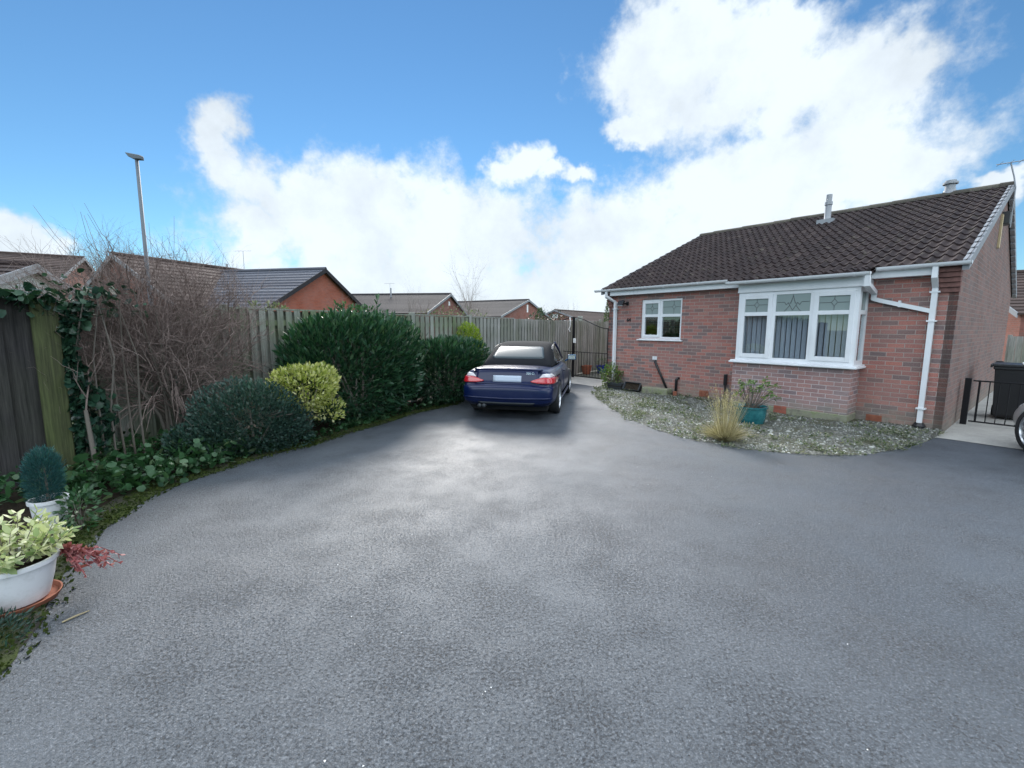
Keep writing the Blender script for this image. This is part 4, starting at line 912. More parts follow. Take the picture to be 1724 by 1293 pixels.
q = hw(6.15, -.30); trough(on_bed(q.x, q.y), HA + .1, 0, 'grey plastic planting trough standing upright below the downpipe')
q = hw(5.62, -.24); trough(on_bed(q.x, q.y) + Vector((0, 0, .06)), HA, R(58), 'black plastic planting trough tipped on its side by the wall', .23, .10, .17)
b = MB(); q = hw(5.02, -.20); b.box(-.34, .34, -.12, .12, -.03, .14); o = b.build('stone_block', M['block'], bevel=.02); o.location = on_bed(q.x, q.y); o.rotation_euler = (0, 0, HA + .03); tag(o, 'mossy concrete block lying below the leaning waste pipe', 'block')
b = MB(); b.box(-.045, .045, -.02, .02, 0, .02); b.box(-.04, .04, -.03, .03, .02, .11); q = hw(4.52, -.22); o = b.build('broken_pot', M['terracotta'], bevel=.01); o.location = on_bed(q.x, q.y); tag(o, 'small broken terracotta shard leaning at the foot of the wall', 'pot shard')
b = MB(); b.box(-.03, .03, -.028, .028, .36, .60); b.box(-.014, .014, -.012, .012, 0, .36); q = hw(3.42, -.09); o = b.build('garden_stake', M['black_plastic'], bevel=.004); o.location = on_bed(q.x, q.y); o.rotation_euler = (0, 0, HA); tag(o, 'black marker stake standing against the wall beside the bay', 'stake')
g = random.Random(71)
for i, (u, v, s_, lb) in enumerate([(4.3, -1.45, .16, 'flat grey stone lying among the chips left of the ornamental grass'), (.75, -.55, .2, 'dark flat stone set in the gravel below the right air brick'), (2.1, -1.55, .15, 'grey stone lying in the gravel right of the ornamental grass')]):
    b = MB(); n = 9; q = [s_ * g.uniform(.75, 1.1) for _ in range(n)]; poly = [(q[k] * math.cos(k * 6.283 / n), .65 * q[k] * math.sin(k * 6.283 / n), -.01) for k in range(n)]; b.prism(poly, (0, 0, .035)); o = b.build('stone', M['chip'], bevel=.008)
    p = hw(u, v); o.location = on_bed(p.x, p.y); o.rotation_euler = (0, 0, HA); tag(o, lb, 'stone')

# ------------------------------------------------------------------ cars
def paint(name, base, metal=.35, coat=.22, rough=.30, spec=.3):
    m = mat(name, base, rough, metal, spec=spec, coat=coat); t = NT(m); ob = t.obj()
    t.color(t.mix(t.mapr(t.noise(ob, 6, 5, .7), .5, .8, 0, .35), base, tuple(min(1, x * 1.5 + .005) for x in base))); return m
M['navy'] = paint('navy_car_paint', (.002, .008, .046), .0, .22); M['silver'] = paint('silver_car_paint', (.42, .43, .43), .6); M['maroon'] = paint('maroon_car_paint', (.10, .008, .012))
M['hood'] = mat('black_hood_fabric', (.010, .011, .014), .9, spec=.2); M['tyre'] = mat('tyre_rubber', (.016, .016, .017), .75)
M['alloy'] = mat('alloy_wheel', (.52, .53, .55), .3, .8); M['arch'] = mat('arch_liner', (.006, .006, .007), .9)
M['redlamp'] = mat('red_lamp', (.42, .010, .018), .12, coat=.8); M['clearlamp'] = mat('clear_lamp', (.58, .56, .58), .12, coat=.8)
M['carglass'] = mat('dark_car_glass', (.012, .016, .018), .04, spec=.9); M['rearglass'] = mat('lightened_rear_window', (.040, .055, .062), .3, spec=.3)  # rear window: light seen through it is put into its base colour
M['plate'] = mat('pale_plate', (.40, .46, .55), .5); M['chrome'] = mat('chrome_trim', (.7, .7, .72), .15, 1.0); M['trim'] = mat('black_trim', (.014, .014, .016), .4); M['mirrorblue'] = mat('mirror_shell', (.02, .10, .22), .2, coat=.8)

STA = [(.00, .38, .50, .60, .56, .585, .60, .52), (.035, .32, .64, .735, .57, .72, .625, .66), (.09, .27, .72, .815, .585, .80, .655, .74), (.118, .25, .74, .828, .66, .79, .74, .70), (.150, .24, .74, .836, .78, .782, .925, .67),
       (.185, .23, .74, .842, .84, .788, .975, .675), (.27, .22, .75, .853, .87, .80, .985, .69), (.6, .20, .76, .872, .88, .82, .985, .71), (1.0, .20, .76, .879, .88, .825, .975, .72), (1.7, .19, .76, .879, .87, .835, .955, .74),
       (2.4, .19, .76, .879, .86, .835, .945, .75), (3.0, .19, .76, .877, .84, .825, .95, .72), (3.45, .19, .76, .872, .80, .81, .90, .68), (4.0, .20, .74, .855, .70, .78, .79, .62), (4.28, .21, .68, .78, .62, .70, .71, .55), (4.43, .24, .52, .62, .54, .56, .61, .45), (4.49, .32, .36, .44, .48, .40, .52, .34)]
def zm(z): return z if z < .5 else .5 + (z - .5) * .86
def car_body(pm):
    b = MB(); rings = []
    for (y, zb, wb, wm, zs, ws, zd, wd) in STA:
        zs, zd = zm(zs), zm(zd)
        half = [(0, zb), (wb * .6, zb), (wb, zb + .005), (wm * .985, zb + .11), (wm, (zb + .12 + zs) / 2), (ws, zs), (wd + .02, zd - .012), (wd * .6, zd + .010), (0, zd + .018)]
        ring = [(x, y, z) for x, z in half] + [(-x, y, z) for x, z in half[-2:0:-1]]; rings.append(ring)
    n = len(rings[0]); vs = [v for r_ in rings for v in r_]
    fs = [(i * n + j, i * n + (j + 1) % n, (i + 1) * n + (j + 1) % n, (i + 1) * n + j) for i in range(len(rings) - 1) for j in range(n)]
    fs += [tuple(range(n))[::-1], tuple((len(rings) - 1) * n + j for j in range(n))]
    b.add(vs, fs); tmp = b.build('tmp_body', [pm, M['arch']], smooth=True); s_ = tmp.modifiers.new('s', 'SUBSURF'); s_.levels = 2; s_.render_levels = 2
    cb = MB()
    for ya in (.98, 3.705):
        for sx_ in (-1, 1):
            cb.lathe([(0, .60 * sx_), (.352, .60 * sx_), (.352, 1.1 * sx_), (0, 1.1 * sx_)], 40, (0, ya, .325), axis='x')
    cut = cb.build('tmp_cut', [M['arch']]); bo = tmp.modifiers.new('b', 'BOOLEAN'); bo.object = cut; bo.operation = 'DIFFERENCE'; bo.solver = 'EXACT'
    try: bo.material_mode = 'TRANSFER'
    except Exception: pass
    bpy.context.view_layer.update(); dg = bpy.context.evaluated_depsgraph_get()
    me = bpy.data.meshes.new_from_object(tmp.evaluated_get(dg)); me.name = 'body'
    tmp.modifiers.remove(bo); dg = bpy.context.evaluated_depsgraph_get(); whole = bpy.data.meshes.new_from_object(tmp.evaluated_get(dg))
    tree = BVHTree.FromPolygons([v.co.copy() for v in whole.vertices], [tuple(p.vertices) for p in whole.polygons])
    for o in (tmp, cut): bpy.data.objects.remove(o)
    bpy.data.meshes.remove(whole)
    me.polygons.foreach_set('use_smooth', [True] * len(me.polygons))
    return me, tree
def panel(name, mt, parent, tree, top, bot, frm, nx=18, nz=6, off=.006, th=.012, smooth=True, zmap=True):
    """a panel hugging the body: rows between two outlines, projected along frm"""
    d = Vector(frm); vs = []; ok = []
    if zmap: top = [(a, b_, zm(c)) for a, b_, c in top]; bot = [(a, b_, zm(c)) for a, b_, c in bot]
    def at(c, s):
        L = [(Vector(c[i + 1]) - Vector(c[i])).length for i in range(len(c) - 1)]; q = s * sum(L)
        for i, l in enumerate(L):
            if q <= l or i == len(L) - 1: return Vector(c[i]).lerp(Vector(c[i + 1]), min(1, q / max(l, 1e-9)))
            q -= l
    for j in range(nz + 1):
        for i in range(nx + 1):
            p = at(top, i / nx).lerp(at(bot, i / nx), j / nz)
            h_ = tree.ray_cast(p - d * 9, d)
            if h_[0] is None:
                h2 = tree.find_nearest(p); vs.append(h2[0] + h2[1] * off)
            else: vs.append(h_[0] + h_[1] * off)
    fs = [(j * (nx + 1) + i, j * (nx + 1) + i + 1, (j + 1) * (nx + 1) + i + 1, (j + 1) * (nx + 1) + i) for j in range(nz) for i in range(nx)]
    me = bpy.data.meshes.new(name); me.from_pydata(vs, [], fs); me.materials.append(mt); bm = bmesh.new(); bm.from_mesh(me)
    bmesh.ops.recalc_face_normals(bm, faces=bm.faces)
    f0 = max(bm.faces, key=lambda f: f.calc_area()); 
    if f0.normal.dot(d) > 0: bmesh.ops.reverse_faces(bm, faces=bm.faces)
    bm.to_mesh(me); bm.free()
    if smooth: me.polygons.foreach_set('use_smooth', [True] * len(me.polygons))
    o = link(name, me, parent); s_ = o.modifiers.new('t', 'SOLIDIFY'); s_.thickness = th; s_.offset = -1; return o
def loft(name, mt, parent, secs, smooth=True, sub=1):
    n = len(secs[0]); vs = [v for s_ in secs for v in s_]; fs = [(i * n + j, i * n + (j + 1) % n, (i + 1) * n + (j + 1) % n, (i + 1) * n + j) for i in range(len(secs) - 1) for j in range(n)]
    fs += [tuple(range(n))[::-1], tuple((len(secs) - 1) * n + j for j in range(n))]
    b = MB(); b.add(vs, fs); o = b.build(name, mt, parent, smooth=smooth)
    if sub: s_ = o.modifiers.new('s', 'SUBSURF'); s_.levels = sub; s_.render_levels = sub
    return o
def build_car(name, loc, heading, pm, topm, label, rear_win, convertible=True):
    C_ = tag(empty(name, loc, -heading), label, 'car'); me, tree = car_body(pm); me.materials.clear(); me.materials.append(pm); me.materials.append(M['arch'])
    body = link('body', me, C_)
    # cabin
    CS = [(.97, .968, .700, .66, .972), (1.06, .962, .712, .655, 1.03), (1.42, .955, .725, .625, 1.215), (1.72, .95, .730, .600, 1.315), (1.98, .945, .732, .585, 1.355), (2.35, .94, .735, .575, 1.368), (2.72, .94, .735, .56, 1.335)]
    secs = []
    for y, z0, w0, w1, zt_ in CS:
        z0 = zm(z0); zt_ = zm(zt_) if zt_ < 1 else zt_
        h_ = [(w0, z0 - .05), (w0, z0), (w0 * .35 + w1 * .65, z0 + (zt_ - z0) * .62), (w1 * .96, zt_ - .035), (w1 * .80, zt_ - .008), (w1 * .4, zt_), (0, zt_ + .002)]
        secs.append([(x, y, z) for x, z in h_] + [(-x, y, z) for x, z in h_[-2::-1]])
    top = loft('soft_top' if convertible else 'cabin_roof', topm, C_, secs, sub=2)
    ws_ = []
    for y, z0, w0, w1, zt_ in ((2.715, .84, .73, .552, 1.328), (2.95, .84, .728, .60, 1.19), (3.18, .83, .72, .655, 1.03), (3.42, .80, .70, .68, .875)):
        h_ = [(w0, z0), (w1, zt_ - .02), (w1 * .85, zt_), (0, zt_ + .012)]; ws_.append([(x, y, z) for x, z in h_] + [(-x, y, z) for x, z in h_[-2::-1]])
    loft('windscreen', M['carglass'], C_, ws_, sub=1)
    bpy.context.view_layer.update(); dg = bpy.context.evaluated_depsgraph_get(); tm = bpy.data.meshes.new_from_object(top.evaluated_get(dg))
    tt = BVHTree.FromPolygons([v.co.copy() for v in tm.vertices], [tuple(p.vertices) for p in tm.polygons]); bpy.data.meshes.remove(tm)
    rw = panel('rear_window', rear_win, top, tt, [(-.475, 0, 1.235), (-.44, 0, 1.262), (.44, 0, 1.262), (.475, 0, 1.235)], [(-.535, 0, 1.055), (-.50, 0, 1.040), (.50, 0, 1.040), (.535, 0, 1.055)], (0, 1, 0), 20, 6, .004, .01, zmap=False)
    for s_ in (-1, 1):
        panel('side_window', M['carglass'], C_, tt, [(s_, 1.80, 1.22), (s_, 2.05, 1.275), (s_, 2.45, 1.29), (s_, 2.70, 1.26)], [(s_, 1.58, .935), (s_, 2.0, .92), (s_, 2.5, .915), (s_, 2.70, .915)], (-s_, 0, 0), 12, 5, .006, .012, zmap=False)
        b = MB(); b.tube([(s_ * .742, 1.60, .93), (s_ * .755, 2.2, .92), (s_ * .748, 3.05, .915)], .012, 6); b.tube([(s_ * .675, 1.62, 1.07), (s_ * .635, 1.80, 1.235), (s_ * .607, 2.05, 1.29), (s_ * .592, 2.45, 1.305), (s_ * .59, 2.70, 1.285)], .009, 6); b.build('window_trim', M['chrome'] if not convertible else M['trim'], C_, smooth=True)
        b = MB(); b.tube([(s_ * .572, 2.70, 1.318), (s_ * .63, 2.98, 1.165), (s_ * .70, 3.30, .93)], .026, 6); b.build('windscreen_pillar', pm, C_, smooth=True)
        # door, handle, sill, mirror
        d_ = panel('door', pm, C_, tree, [(s_, 1.78, .905), (s_, 2.4, .895), (s_, 3.12, .885)], [(s_, 1.72, .33), (s_, 2.4, .31), (s_, 3.18, .31)], (-s_, 0, 0), 16, 8, .004, .008)
        b = MB(); b.box(s_ * .872 - .014, s_ * .872 + .014, 1.84, 2.02, .745, .77); b.build('door_handle', pm, d_, bevel=.006)
        b = MB(); b.box(s_ * .86 - .02, s_ * .86 + .02, 1.36, 3.3, .205, .255); b.build('side_sill', pm, C_, bevel=.015)
        mr = MB(); mr.box(s_ * .965 - .095, s_ * .965 + .095, 2.86, 2.99, .915, 1.035); mr.tube([(s_ * .80, 2.95, .88), (s_ * .90, 2.93, .94)], .022, 6)
        mo = mr.build('door_mirror', M['mirrorblue'] if convertible else pm, C_, bevel=.03); b = MB(); b.box(s_ * .965 - .08, s_ * .965 + .08, 2.853, 2.859, .93, 1.02); b.build('mirror_glass', M['chrome'], mo)
        # lamps
        L1 = panel('tail_light', M['redlamp'], C_, tree, [(s_ * .43, 0, .735), (s_ * .56, 0, .79), (s_ * .66, 0, .815), (s_ * .838, 0, .80)], [(s_ * .44, 0, .715), (s_ * .56, 0, .69), (s_ * .66, 0, .685), (s_ * .845, 0, .69)], (0, 1, 0), 16, 5, .010, .02)
        panel('indicator', M['clearlamp'], L1, tree, [(s_ * .64, 0, .885), (s_ * .70, 0, .895), (s_ * .775, 0, .885)], [(s_ * .58, 0, .805), (s_ * .70, 0, .822), (s_ * .826, 0, .810)], (0, 1, 0), 10, 4, .010, .02)
        panel('headlight', M['clearlamp'], C_, tree, [(s_ * .34, 0, .66), (s_ * .55, 0, .67), (s_ * .68, 0, .665)], [(s_ * .34, 0, .55), (s_ * .55, 0, .555), (s_ * .70, 0, .57)], (0, -1, 0), 10, 4, .006, .012)
        for ya in (.98, 3.705):
            W_ = MB(); xc = s_ * .775; wx = .105
            W_.lathe([(.235, -wx), (.29, -wx - .004), (.312, -wx + .02), (.318, -wx + .05), (.318, wx - .05), (.312, wx - .02), (.29, wx + .004), (.235, wx)], 40, (xc, ya, .317), axis='x')
            wh = empty('wheel'); wh.parent = C_; ty = W_.build('tyre', M['tyre'], wh, smooth=True)
            b = MB(); b.lathe([(.238, wx * s_ * .96), (.222, wx * s_ * .98), (.212, wx * s_ * .8), (.205, -wx * s_ * .6), (.0, -wx * s_ * .55)], 40, (xc, ya, .317), axis='x'); 
            for k in range(10):
                a = k * .6283; c_, q_ = math.cos(a), math.sin(a)
                b.obox((xc + s_ * wx * .72, ya + c_ * .125, .317 + q_ * .125), (.014, 0, 0), (0, c_ * .095, q_ * .095), (0, -q_ * .014, c_ * .014))
            b.lathe([(0, wx * s_ * .9), (.05, wx * s_ * .88), (.055, wx * s_ * .6)], 20, (xc, ya, .317), axis='x'); b.build('rim', M['alloy'], wh, smooth='auto')
    bmp = panel('rear_bumper', pm, C_, tree, [(-.848, 0, .615), (-.6, 0, .632), (0, 0, .64), (.6, 0, .632), (.848, 0, .615)], [(-.835, 0, .34), (-.6, 0, .285), (0, 0, .28), (.6, 0, .285), (.835, 0, .34)], (0, 1, 0), 40, 10, .016, .03)
    panel('bumper_strip', pm, bmp, tree, [(-.80, 0, .425), (0, 0, .41), (.80, 0, .425)], [(-.80, 0, .395), (0, 0, .380), (.80, 0, .395)], (0, 1, 0), 30, 2, .026, .03)
    panel('diffuser', M['dark_plastic'], bmp, tree, [(-.52, 0, .335), (0, 0, .33), (.52, 0, .335)], [(-.47, 0, .29), (0, 0, .285), (.47, 0, .29)], (0, 1, 0), 20, 2, .022, .02)
    boot = panel('boot_lid', pm, C_, tree, [(-.56, 0, .955), (0, 0, .968), (.56, 0, .955)], [(-.60, 0, .665), (0, 0, .665), (.60, 0, .665)], (0, 1, 0), 26, 10, .005, .012)
    panel('boot_spoiler', pm, boot, tree, [(-.64, 0, .982), (0, 0, .990), (.64, 0, .982)], [(-.63, 0, .952), (0, 0, .962), (.63, 0, .952)], (0, 1, 0), 26, 3, .018, .02)
    panel('number_plate', M['plate'], boot, tree, [(-.26, 0, .845), (.26, 0, .845)], [(-.26, 0, .71), (.26, 0, .71)], (0, 1, 0), 8, 3, .014, .012)
    panel('bumper_vent', M['trim'], C_, tree, [(-.5, 0, .42), (.5, 0, .42)], [(-.45, 0, .32), (.45, 0, .32)], (0, -1, 0), 10, 2, .006, .012)
    b = MB(); b.tube([(-.50, .02, .25), (-.50, .3, .25)], .035, 12); b.tube([(-.42, .02, .25), (-.42, .3, .25)], .035, 12); b.build('exhaust', M['dark_plastic'], C_, smooth=True)
    b = MB(); b.box(-.70, .70, .35, 4.2, .13, .24); b.build('underbody', M['arch'], C_)
    return C_, boot, tree
HD = .2013
CAR, boot, ctree = build_car('convertible_car', (-.110, 7.834, 0), HD, M['navy'], M['hood'], 'dark blue convertible car with black fabric roof parked by the laurels', M['rearglass'])
fc = bpy.data.curves.new('boot_badge', 'FONT'); fc.body = '320 Ci'; fc.size = .055; fc.extrude = .003; fc.align_x = 'CENTER'; fc.materials.append(M['chrome'])
o = text_mesh('boot_badge', fc); o.parent = boot; h_ = ctree.ray_cast(Vector((.42, -2, .825)), Vector((0, 1, 0)))[0]; o.location = h_ + Vector((0, -.014, 0)); o.rotation_euler = (R(84), 0, 0)
SH = .30; sv = Vector((math.sin(SH), math.cos(SH), 0)); rv = Vector((math.cos(SH), -math.sin(SH), 0))
p = Vector((6.96, 5.77, 0)) + rv * .86 - sv * 3.70
build_car('parked_car', p, SH, M['silver'], M['silver'], 'silver grey car at the side gate with only its front wing showing', M['carglass'], False)
build_car('parked_car', (19.6, 15.6, 0), .95, M['maroon'], M['maroon'], 'dark red car glimpsed beyond the black wheelie bin', M['carglass'], False)

# ------------------------------------------------------------------ low gate and bin beside the house
GP0 = hw(-.10, 1.40); q_ang = HA
G = tag(empty('low_gate', GP0, q_ang), 'low black metal gate between the brick side wall and silver car', 'gate')
b = MB(); b.box(-.04, .04, -.04, .04, 0, .82); b.build('gate_post', M['black_metal'], G, bevel=.004)
b = MB(); b.tube([(.06, 0, .78), (1.30, 0, .78)], .014, 6); b.tube([(.06, 0, .07), (1.30, 0, .07)], .014, 6); b.tube([(.14, 0, .07), (.14, 0, .78)], .016, 6); b.tube([(1.3, 0, .07), (1.3, 0, .78)], .016, 6); b.build('gate_frame', M['black_metal'], G)
b = MB(); 
for k in range(9): b.tube([(.26 + .115 * k, 0, .07), (.26 + .115 * k, 0, .78)], .0075, 5)
b.build('gate_bars', M['black_metal'], G)
BN = tag(empty('wheelie_bin', hw(-.60, 2.76, .006), HA + .04), 'black wheelie bin standing behind the low metal gate', 'wheelie bin')
b = MB(); rings = [(.23, .27, .05, 0), (.245, .29, .10, 0), (.285, .355, .93, 0), (.305, .375, .935, 0), (.305, .375, .985, 0)]
vs = [v for x, y, z, _ in rings for v in ((-x, -y, z), (x, -y, z), (x, y, z), (-x, y, z))]; b.add(vs, [(0, 3, 2, 1)] + [(4 * i + j, 4 * i + (j + 1) % 4, 4 * i + 4 + (j + 1) % 4, 4 * i + 4 + j) for i in range(4) for j in range(4)] + [(16, 17, 18, 19)]); b.build('bin_body', M['black_plastic'], BN, bevel=.015)
b = MB(); b.box(-.315, .315, -.40, .39, .988, 1.03); b.box(-.30, -.20, .38, .44, .98, 1.05); b.box(.20, .30, .38, .44, .98, 1.05); b.tube([(-.30, .44, 1.0), (.30, .44, 1.0)], .02, 8); b.box(-.345, -.315, -.41, .1, .965, 1.02); b.build('bin_lid', M['black_plastic'], BN, bevel=.012)
for s_ in (-1, 1):
    b = MB(); b.lathe([(.0, -.025), (.1, -.025), (.1, .025), (0, .025)], 20, (s_ * .25, .30, .1), axis='x'); b.build('wheel', M['tyre'], BN)
b = MB(); b.box(-.14, .36, -.30, .28, 0, .02); o = b.build('white_board', M['white_paint'], bevel=.004); o.location = hw(-.78, 2.74, 1.04); o.rotation_euler = (0, 0, HA + .05); tag(o, 'white board lying on the lid of the black wheelie bin', 'board')
# rear side fence and the neighbour beyond
q = hw(.05, 12.2); F2 = tag(empty('side_fence', q, HA), 'grey vertical board fence closing the passage behind the bungalow', 'fence')
b = MB(); x = 0
while x < 3.2: b.box(x, x + .145, -.012, .012, .05, 1.45); x += .15
b.build('panel', M['fence'], F2); b = MB()
for x in (0., 1.6, 3.2): b.box(x - .05, x + .05, .013, .11, 0, 1.5)
b.build('post', M['fence'], F2)

# ------------------------------------------------------------------ houses beyond the fence
def far_house(name, apex, rd, length, hw_, zr_, ze, bm_, tm_, label, back=0, vent=None, white_barge=True, rows=14, flue=None, closed=True):
    """gabled house: apex = foot of the near gable point, rd = ridge direction (unit-ish), half width hw_"""
    a = math.atan2(rd[1], rd[0]); H_ = tag(empty(name, (apex[0], apex[1], 0), a), label, 'house')       # local x along ridge, gable at x=0
    b = MB(); b.prism([(0, -hw_, 0), (0, hw_, 0), (0, hw_, ze), (0, 0, zr_ - .05), (0, -hw_, ze)], (length, 0, 0)); b.build('wall', bm_, H_)
    b = MB(); sl = (zr_ - ze) / hw_; n = max(4, int(hw_ / math.cos(math.atan(sl)) / .34)); th = .045; ov = .22
    for s_ in (-1, 1):
        for r in range(n):
            y0 = (hw_ + .25) * (1 - r / n); y1 = (hw_ + .25) * (1 - (r + 1) / n); za = zr_ - sl * y0; zb_ = zr_ - sl * y1
            b.add([(-ov, s_ * y0, za + th), (length + ov, s_ * y0, za + th), (length + ov, s_ * y1, zb_ + .008), (-ov, s_ * y1, zb_ + .008), (-ov, s_ * y0, za - .02), (length + ov, s_ * y0, za - .02)], [(0, 1, 2, 3), (0, 4, 5, 1), (0, 3, 4)])
        b.prism([(-ov + .02, s_ * (hw_ + .23), zr_ - sl * (hw_ + .23) - .03), (-ov + .02, 0, zr_ - .06), (-ov + .02, 0, zr_ - .005), (-ov + .02, s_ * (hw_ + .23), zr_ - sl * (hw_ + .23) - .005)], (length + 2 * ov - .04, 0, 0))
    rf = b.build('roof', tm_, H_)
    b = MB(); b.tube([(-ov, 0, zr_ + .03), (length + ov, 0, zr_ + .03)], .10, 8); b.build('ridge_tiles', tm_, rf)
    b = MB()
    for s_ in (-1, 1):
        P_ = [(-ov - .012, s_ * (hw_ + .24), zr_ - sl * (hw_ + .24) + .06), (-ov - .012, 0, zr_ + .06), (-ov - .012, 0, zr_ - .16), (-ov - .012, s_ * (hw_ + .24), zr_ - sl * (hw_ + .24) - .14)]; b.prism(P_, (.03, 0, 0))
    b.build('bargeboard', M['verge'] if white_barge else M['tile_dark'], H_)
    if vent: b = MB(); b.box(-.03, -.001, -vent[0] / 2, vent[0] / 2, vent[2], vent[2] + vent[1]); b.build('gable_vent', M['white_paint'], H_)
    if flue: b = MB(); b.tube([(flue[0], flue[1], zr_ - sl * abs(flue[1]) - .1), (flue[0], flue[1], zr_ + flue[2])], flue[3], 10); b.build('flue', M['grey_pipe'], rf)
    return H_
far_house('house', (-9.83, 23.4), (-.975, .22), 7.4, 4.0, 4.6, 2.55, M['brick_far'], M['tile_grey'], 'orange brick gabled house with grey tiled roof behind the tall laurel', white_barge=False)
far_house('house', (-5.64, 40.), (-.987, .16), 9.5, 6.0, 4.6, 2.8, M['brick_far2'], M['tile_dark'], 'dark roofed brick house whose pale edged gable carries a small square vent', vent=(.45, .35, 3.6), flue=(5, 1, .5, .06))
far_house('house', (1.6, 47.8), (-.866, .5), 11, 5.5, 4.6, 2.8, M['brick_far2'], M['tile_dark'], 'dark roofed brick house whose gable carries a tall white vent', vent=(.3, .8, 3.3))
far_house('house', (5.75, 60.), (.62, .78), 19, 5.5, 4.05, 2.2, M['brick_far2'], M['tile_brown'], 'low brown roofed brick house farthest away behind the iron gates', vent=(.8, .5, 3.0))
far_house('house', (-17.9, 20.6), (.36, .93), 7.5, 3.7, 4.85, 2.7, M['brick_far2'], M['tile_brown'], 'brown roofed brick house with its gable behind the street lamp', flue=(5.5, .4, .35, .06))
far_house('house', (-30.6, 32.2), (-.88, -.47), 4.4, 4.5, 6.45, 4.6, M['brick_far2'], M['tile_brown'], 'plain brown roofed house farthest left with a slim flue', flue=(.9, -1.6, .25, .09))
GA = far_house('garage', (-12.75, 11.9), (-.93, -.36), 5, 1.5, 3.22, 2.75, M['white_paint'], M['tile'], 'white walled garage with brown tiles at the left picture edge')
NH = far_house('house', (21.2, 21.0), (.9, -.43), 10, 4.5, 4.2, 2.35, M['brick_far2'], M['tile_brown'], 'brown roofed neighbouring house glimpsed at the far right beyond the bin')
b = MB(); b.box(1.2, 5, -5.6, -4.6, .1, 2.0); b.build('porch', M['upvc'], NH); b = MB(); b.box(1.5, 3.0, -5.63, -5.605, .9, 1.7); b.box(3.2, 4.7, -5.63, -5.605, .9, 1.7); b.build('window', M['carglass'], NH)
b = MB(); b.box(.3, 1.1, -4.53, -4.505, 1.0, 2.0); b.build('window', M['upvc'], NH)
# conservatory glimpsed over the gates
CV = tag(empty('conservatory', (5.6, 47, -.75), .5), 'pale framed conservatory roof just showing over the iron gates', 'conservatory')
b = MB()
for k in range(6): x = -1.8 + .72 * k; b.tube([(x, -1.5, 2.4), (x * .55 + .1, 0, 3.15)], .05, 5)
b.tube([(-1.8, -1.5, 2.4), (1.8, -1.5, 2.4)], .06, 5); b.tube([(-1., 0, 3.15), (1.1, 0, 3.15)], .07, 5); b.build('roof_frame', M['pale_pipe'], CV)
b = MB(); b.box(-1.9, 1.9, -1.45, 1.5, 0, 2.35); b.build('wall', M['upvc'], CV)
o = MB(); o.box(-.15, .15, -.15, .15, 0, 2.45); o = o.build('timber_post', M['fence'], bevel=.02); o.location = (4.55, 30, 0); tag(o, 'pale square timber post rising behind the iron gates', 'post')

# street lamp
LP = tag(empty('street_lamp', (-11.28, 14.0, 0)), 'tall slim grey street lamp with wedge shaped head', 'street lamp')
b = MB(); b.tube([(0, 0, 0), (0, 0, 1.2)], .085, 12); b.tube([(0, 0, 1.2), (0, 0, 1.3), (0, 0, 6.62)], [.085, .06, .045], 12); b.build('pole', M['lamp_grey'], LP, smooth=True)
b = MB(); b.prism([(-.29, -.08, 6.80), (.16, -.08, 6.72), (.17, -.08, 6.60), (-.06, -.08, 6.61), (-.20, -.08, 6.68)], (0, .16, 0)); b.build('lamp_head', M['lamp_grey'], LP, bevel=.02)
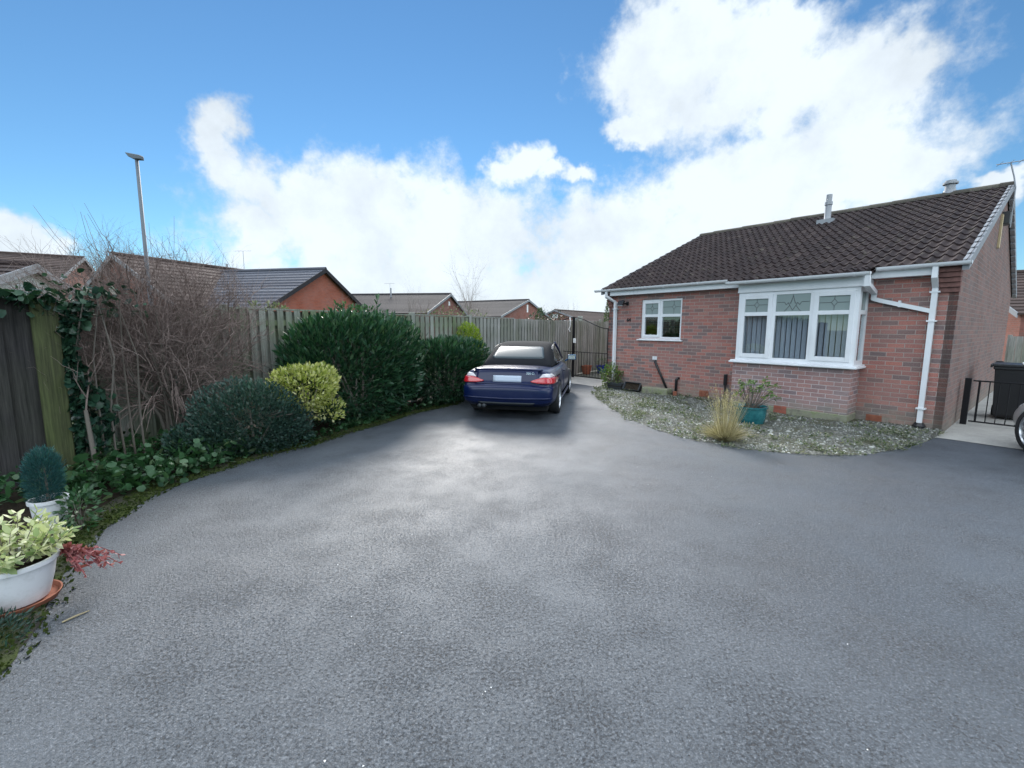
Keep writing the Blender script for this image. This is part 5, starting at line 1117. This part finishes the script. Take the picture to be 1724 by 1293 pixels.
# bare garden trees and shrubs beyond the fence
def bare_tree(loc, h_, spread, n, label, seed, r=.03):
    T = tag(empty('bare_tree', loc), label, 'tree'); g_ = random.Random(seed); b = MB(); b.tube([(0, 0, 0), (.02, 0, h_ * .25), (0, .03, h_ * .5)], [r * 1.4, r, r * .7], 6); b.build('trunk', M['stem'], T, smooth=True); b = MB()
    for i in range(n):
        z = h_ * g_.uniform(.25, .55); twigs(b, (0, 0, z), (g_.gauss(0, spread), g_.gauss(0, spread), 1), h_ * g_.uniform(.3, .55), r * .45, 2, g_, .10, .16, 2)
    b.build('branches', M['twig_far'], T)
bare_tree((-2.75, 29, 0), 5.4, .28, 15, 'leafless multi stemmed tree standing between the two dark roofed houses', 51)
bare_tree((-1.9, 24, 0), 2.9, .5, 10, 'leafless garden bush showing over the fence behind the car', 52, .02)
bare_tree((-4.6, 20, 0), 3.0, .6, 12, 'leafless garden bush in front of the pale edged gable', 53, .02)
bare_tree((4.0, 33, 0), 3.4, .7, 14, 'leafless bush behind the iron gates', 54, .02)
def cone(name, loc, r, h_, n, sz, label, seed):
    T = tag(empty(name, loc), label, 'conifer'); g_ = np.random.default_rng(seed); z = g_.random(n) ** .8; a = g_.random(n) * 6.283; q = r * (1.02 - z) ** .7 * np.sqrt(g_.uniform(.35, 1, n))
    P0 = np.stack([q * np.cos(a), q * np.sin(a), .1 + z * h_], 1); leaves('foliage', P0, np.stack([np.cos(a), np.sin(a), np.full(n, 1.1)], 1), sz, M['conifer'], T, w=.3)
    b = MB(); b.tube([(0, 0, 0), (0, 0, h_ * .8)], [.05, .015], 6); b.build('trunk', M['stem'], T)
cone('conifer', (2.35, 38., 0), .8, 3.2, 1500, .14, 'small dark conifer between the white vented house and the farthest one', 61)
cone('conifer', (4.5, 20.6, 0), .5, 3.15, 3000, .08, 'green conifer peeping round the left corner of the bungalow', 62)
def aerial(loc, h_, label):
    A_ = tag(empty('television_aerial', loc), label, 'aerial'); b = MB(); b.tube([(0, 0, -.2), (0, 0, h_)], .012, 5); b.build('mast', M['grey_pipe'], A_); b = MB(); b.tube([(-.5, 0, h_), (.45, 0, h_)], .009, 4)
    for k in range(6): b.tube([(-.45 + .16 * k, -.15, h_), (-.45 + .16 * k, .15, h_)], .005, 4)
    b.build('boom', M['grey_pipe'], A_)
aerial((-11.1, 40.9, 4.6), 1.0, 'thin television aerial on the roof with the square gable vent'); aerial((-4.2, 51.2, 4.6), 2.6, 'tall television aerial on the roof with the white vent')
aerial((-14.5, 24.5, 4.6), 1.1, 'thin television aerial above the grey tiled roof')
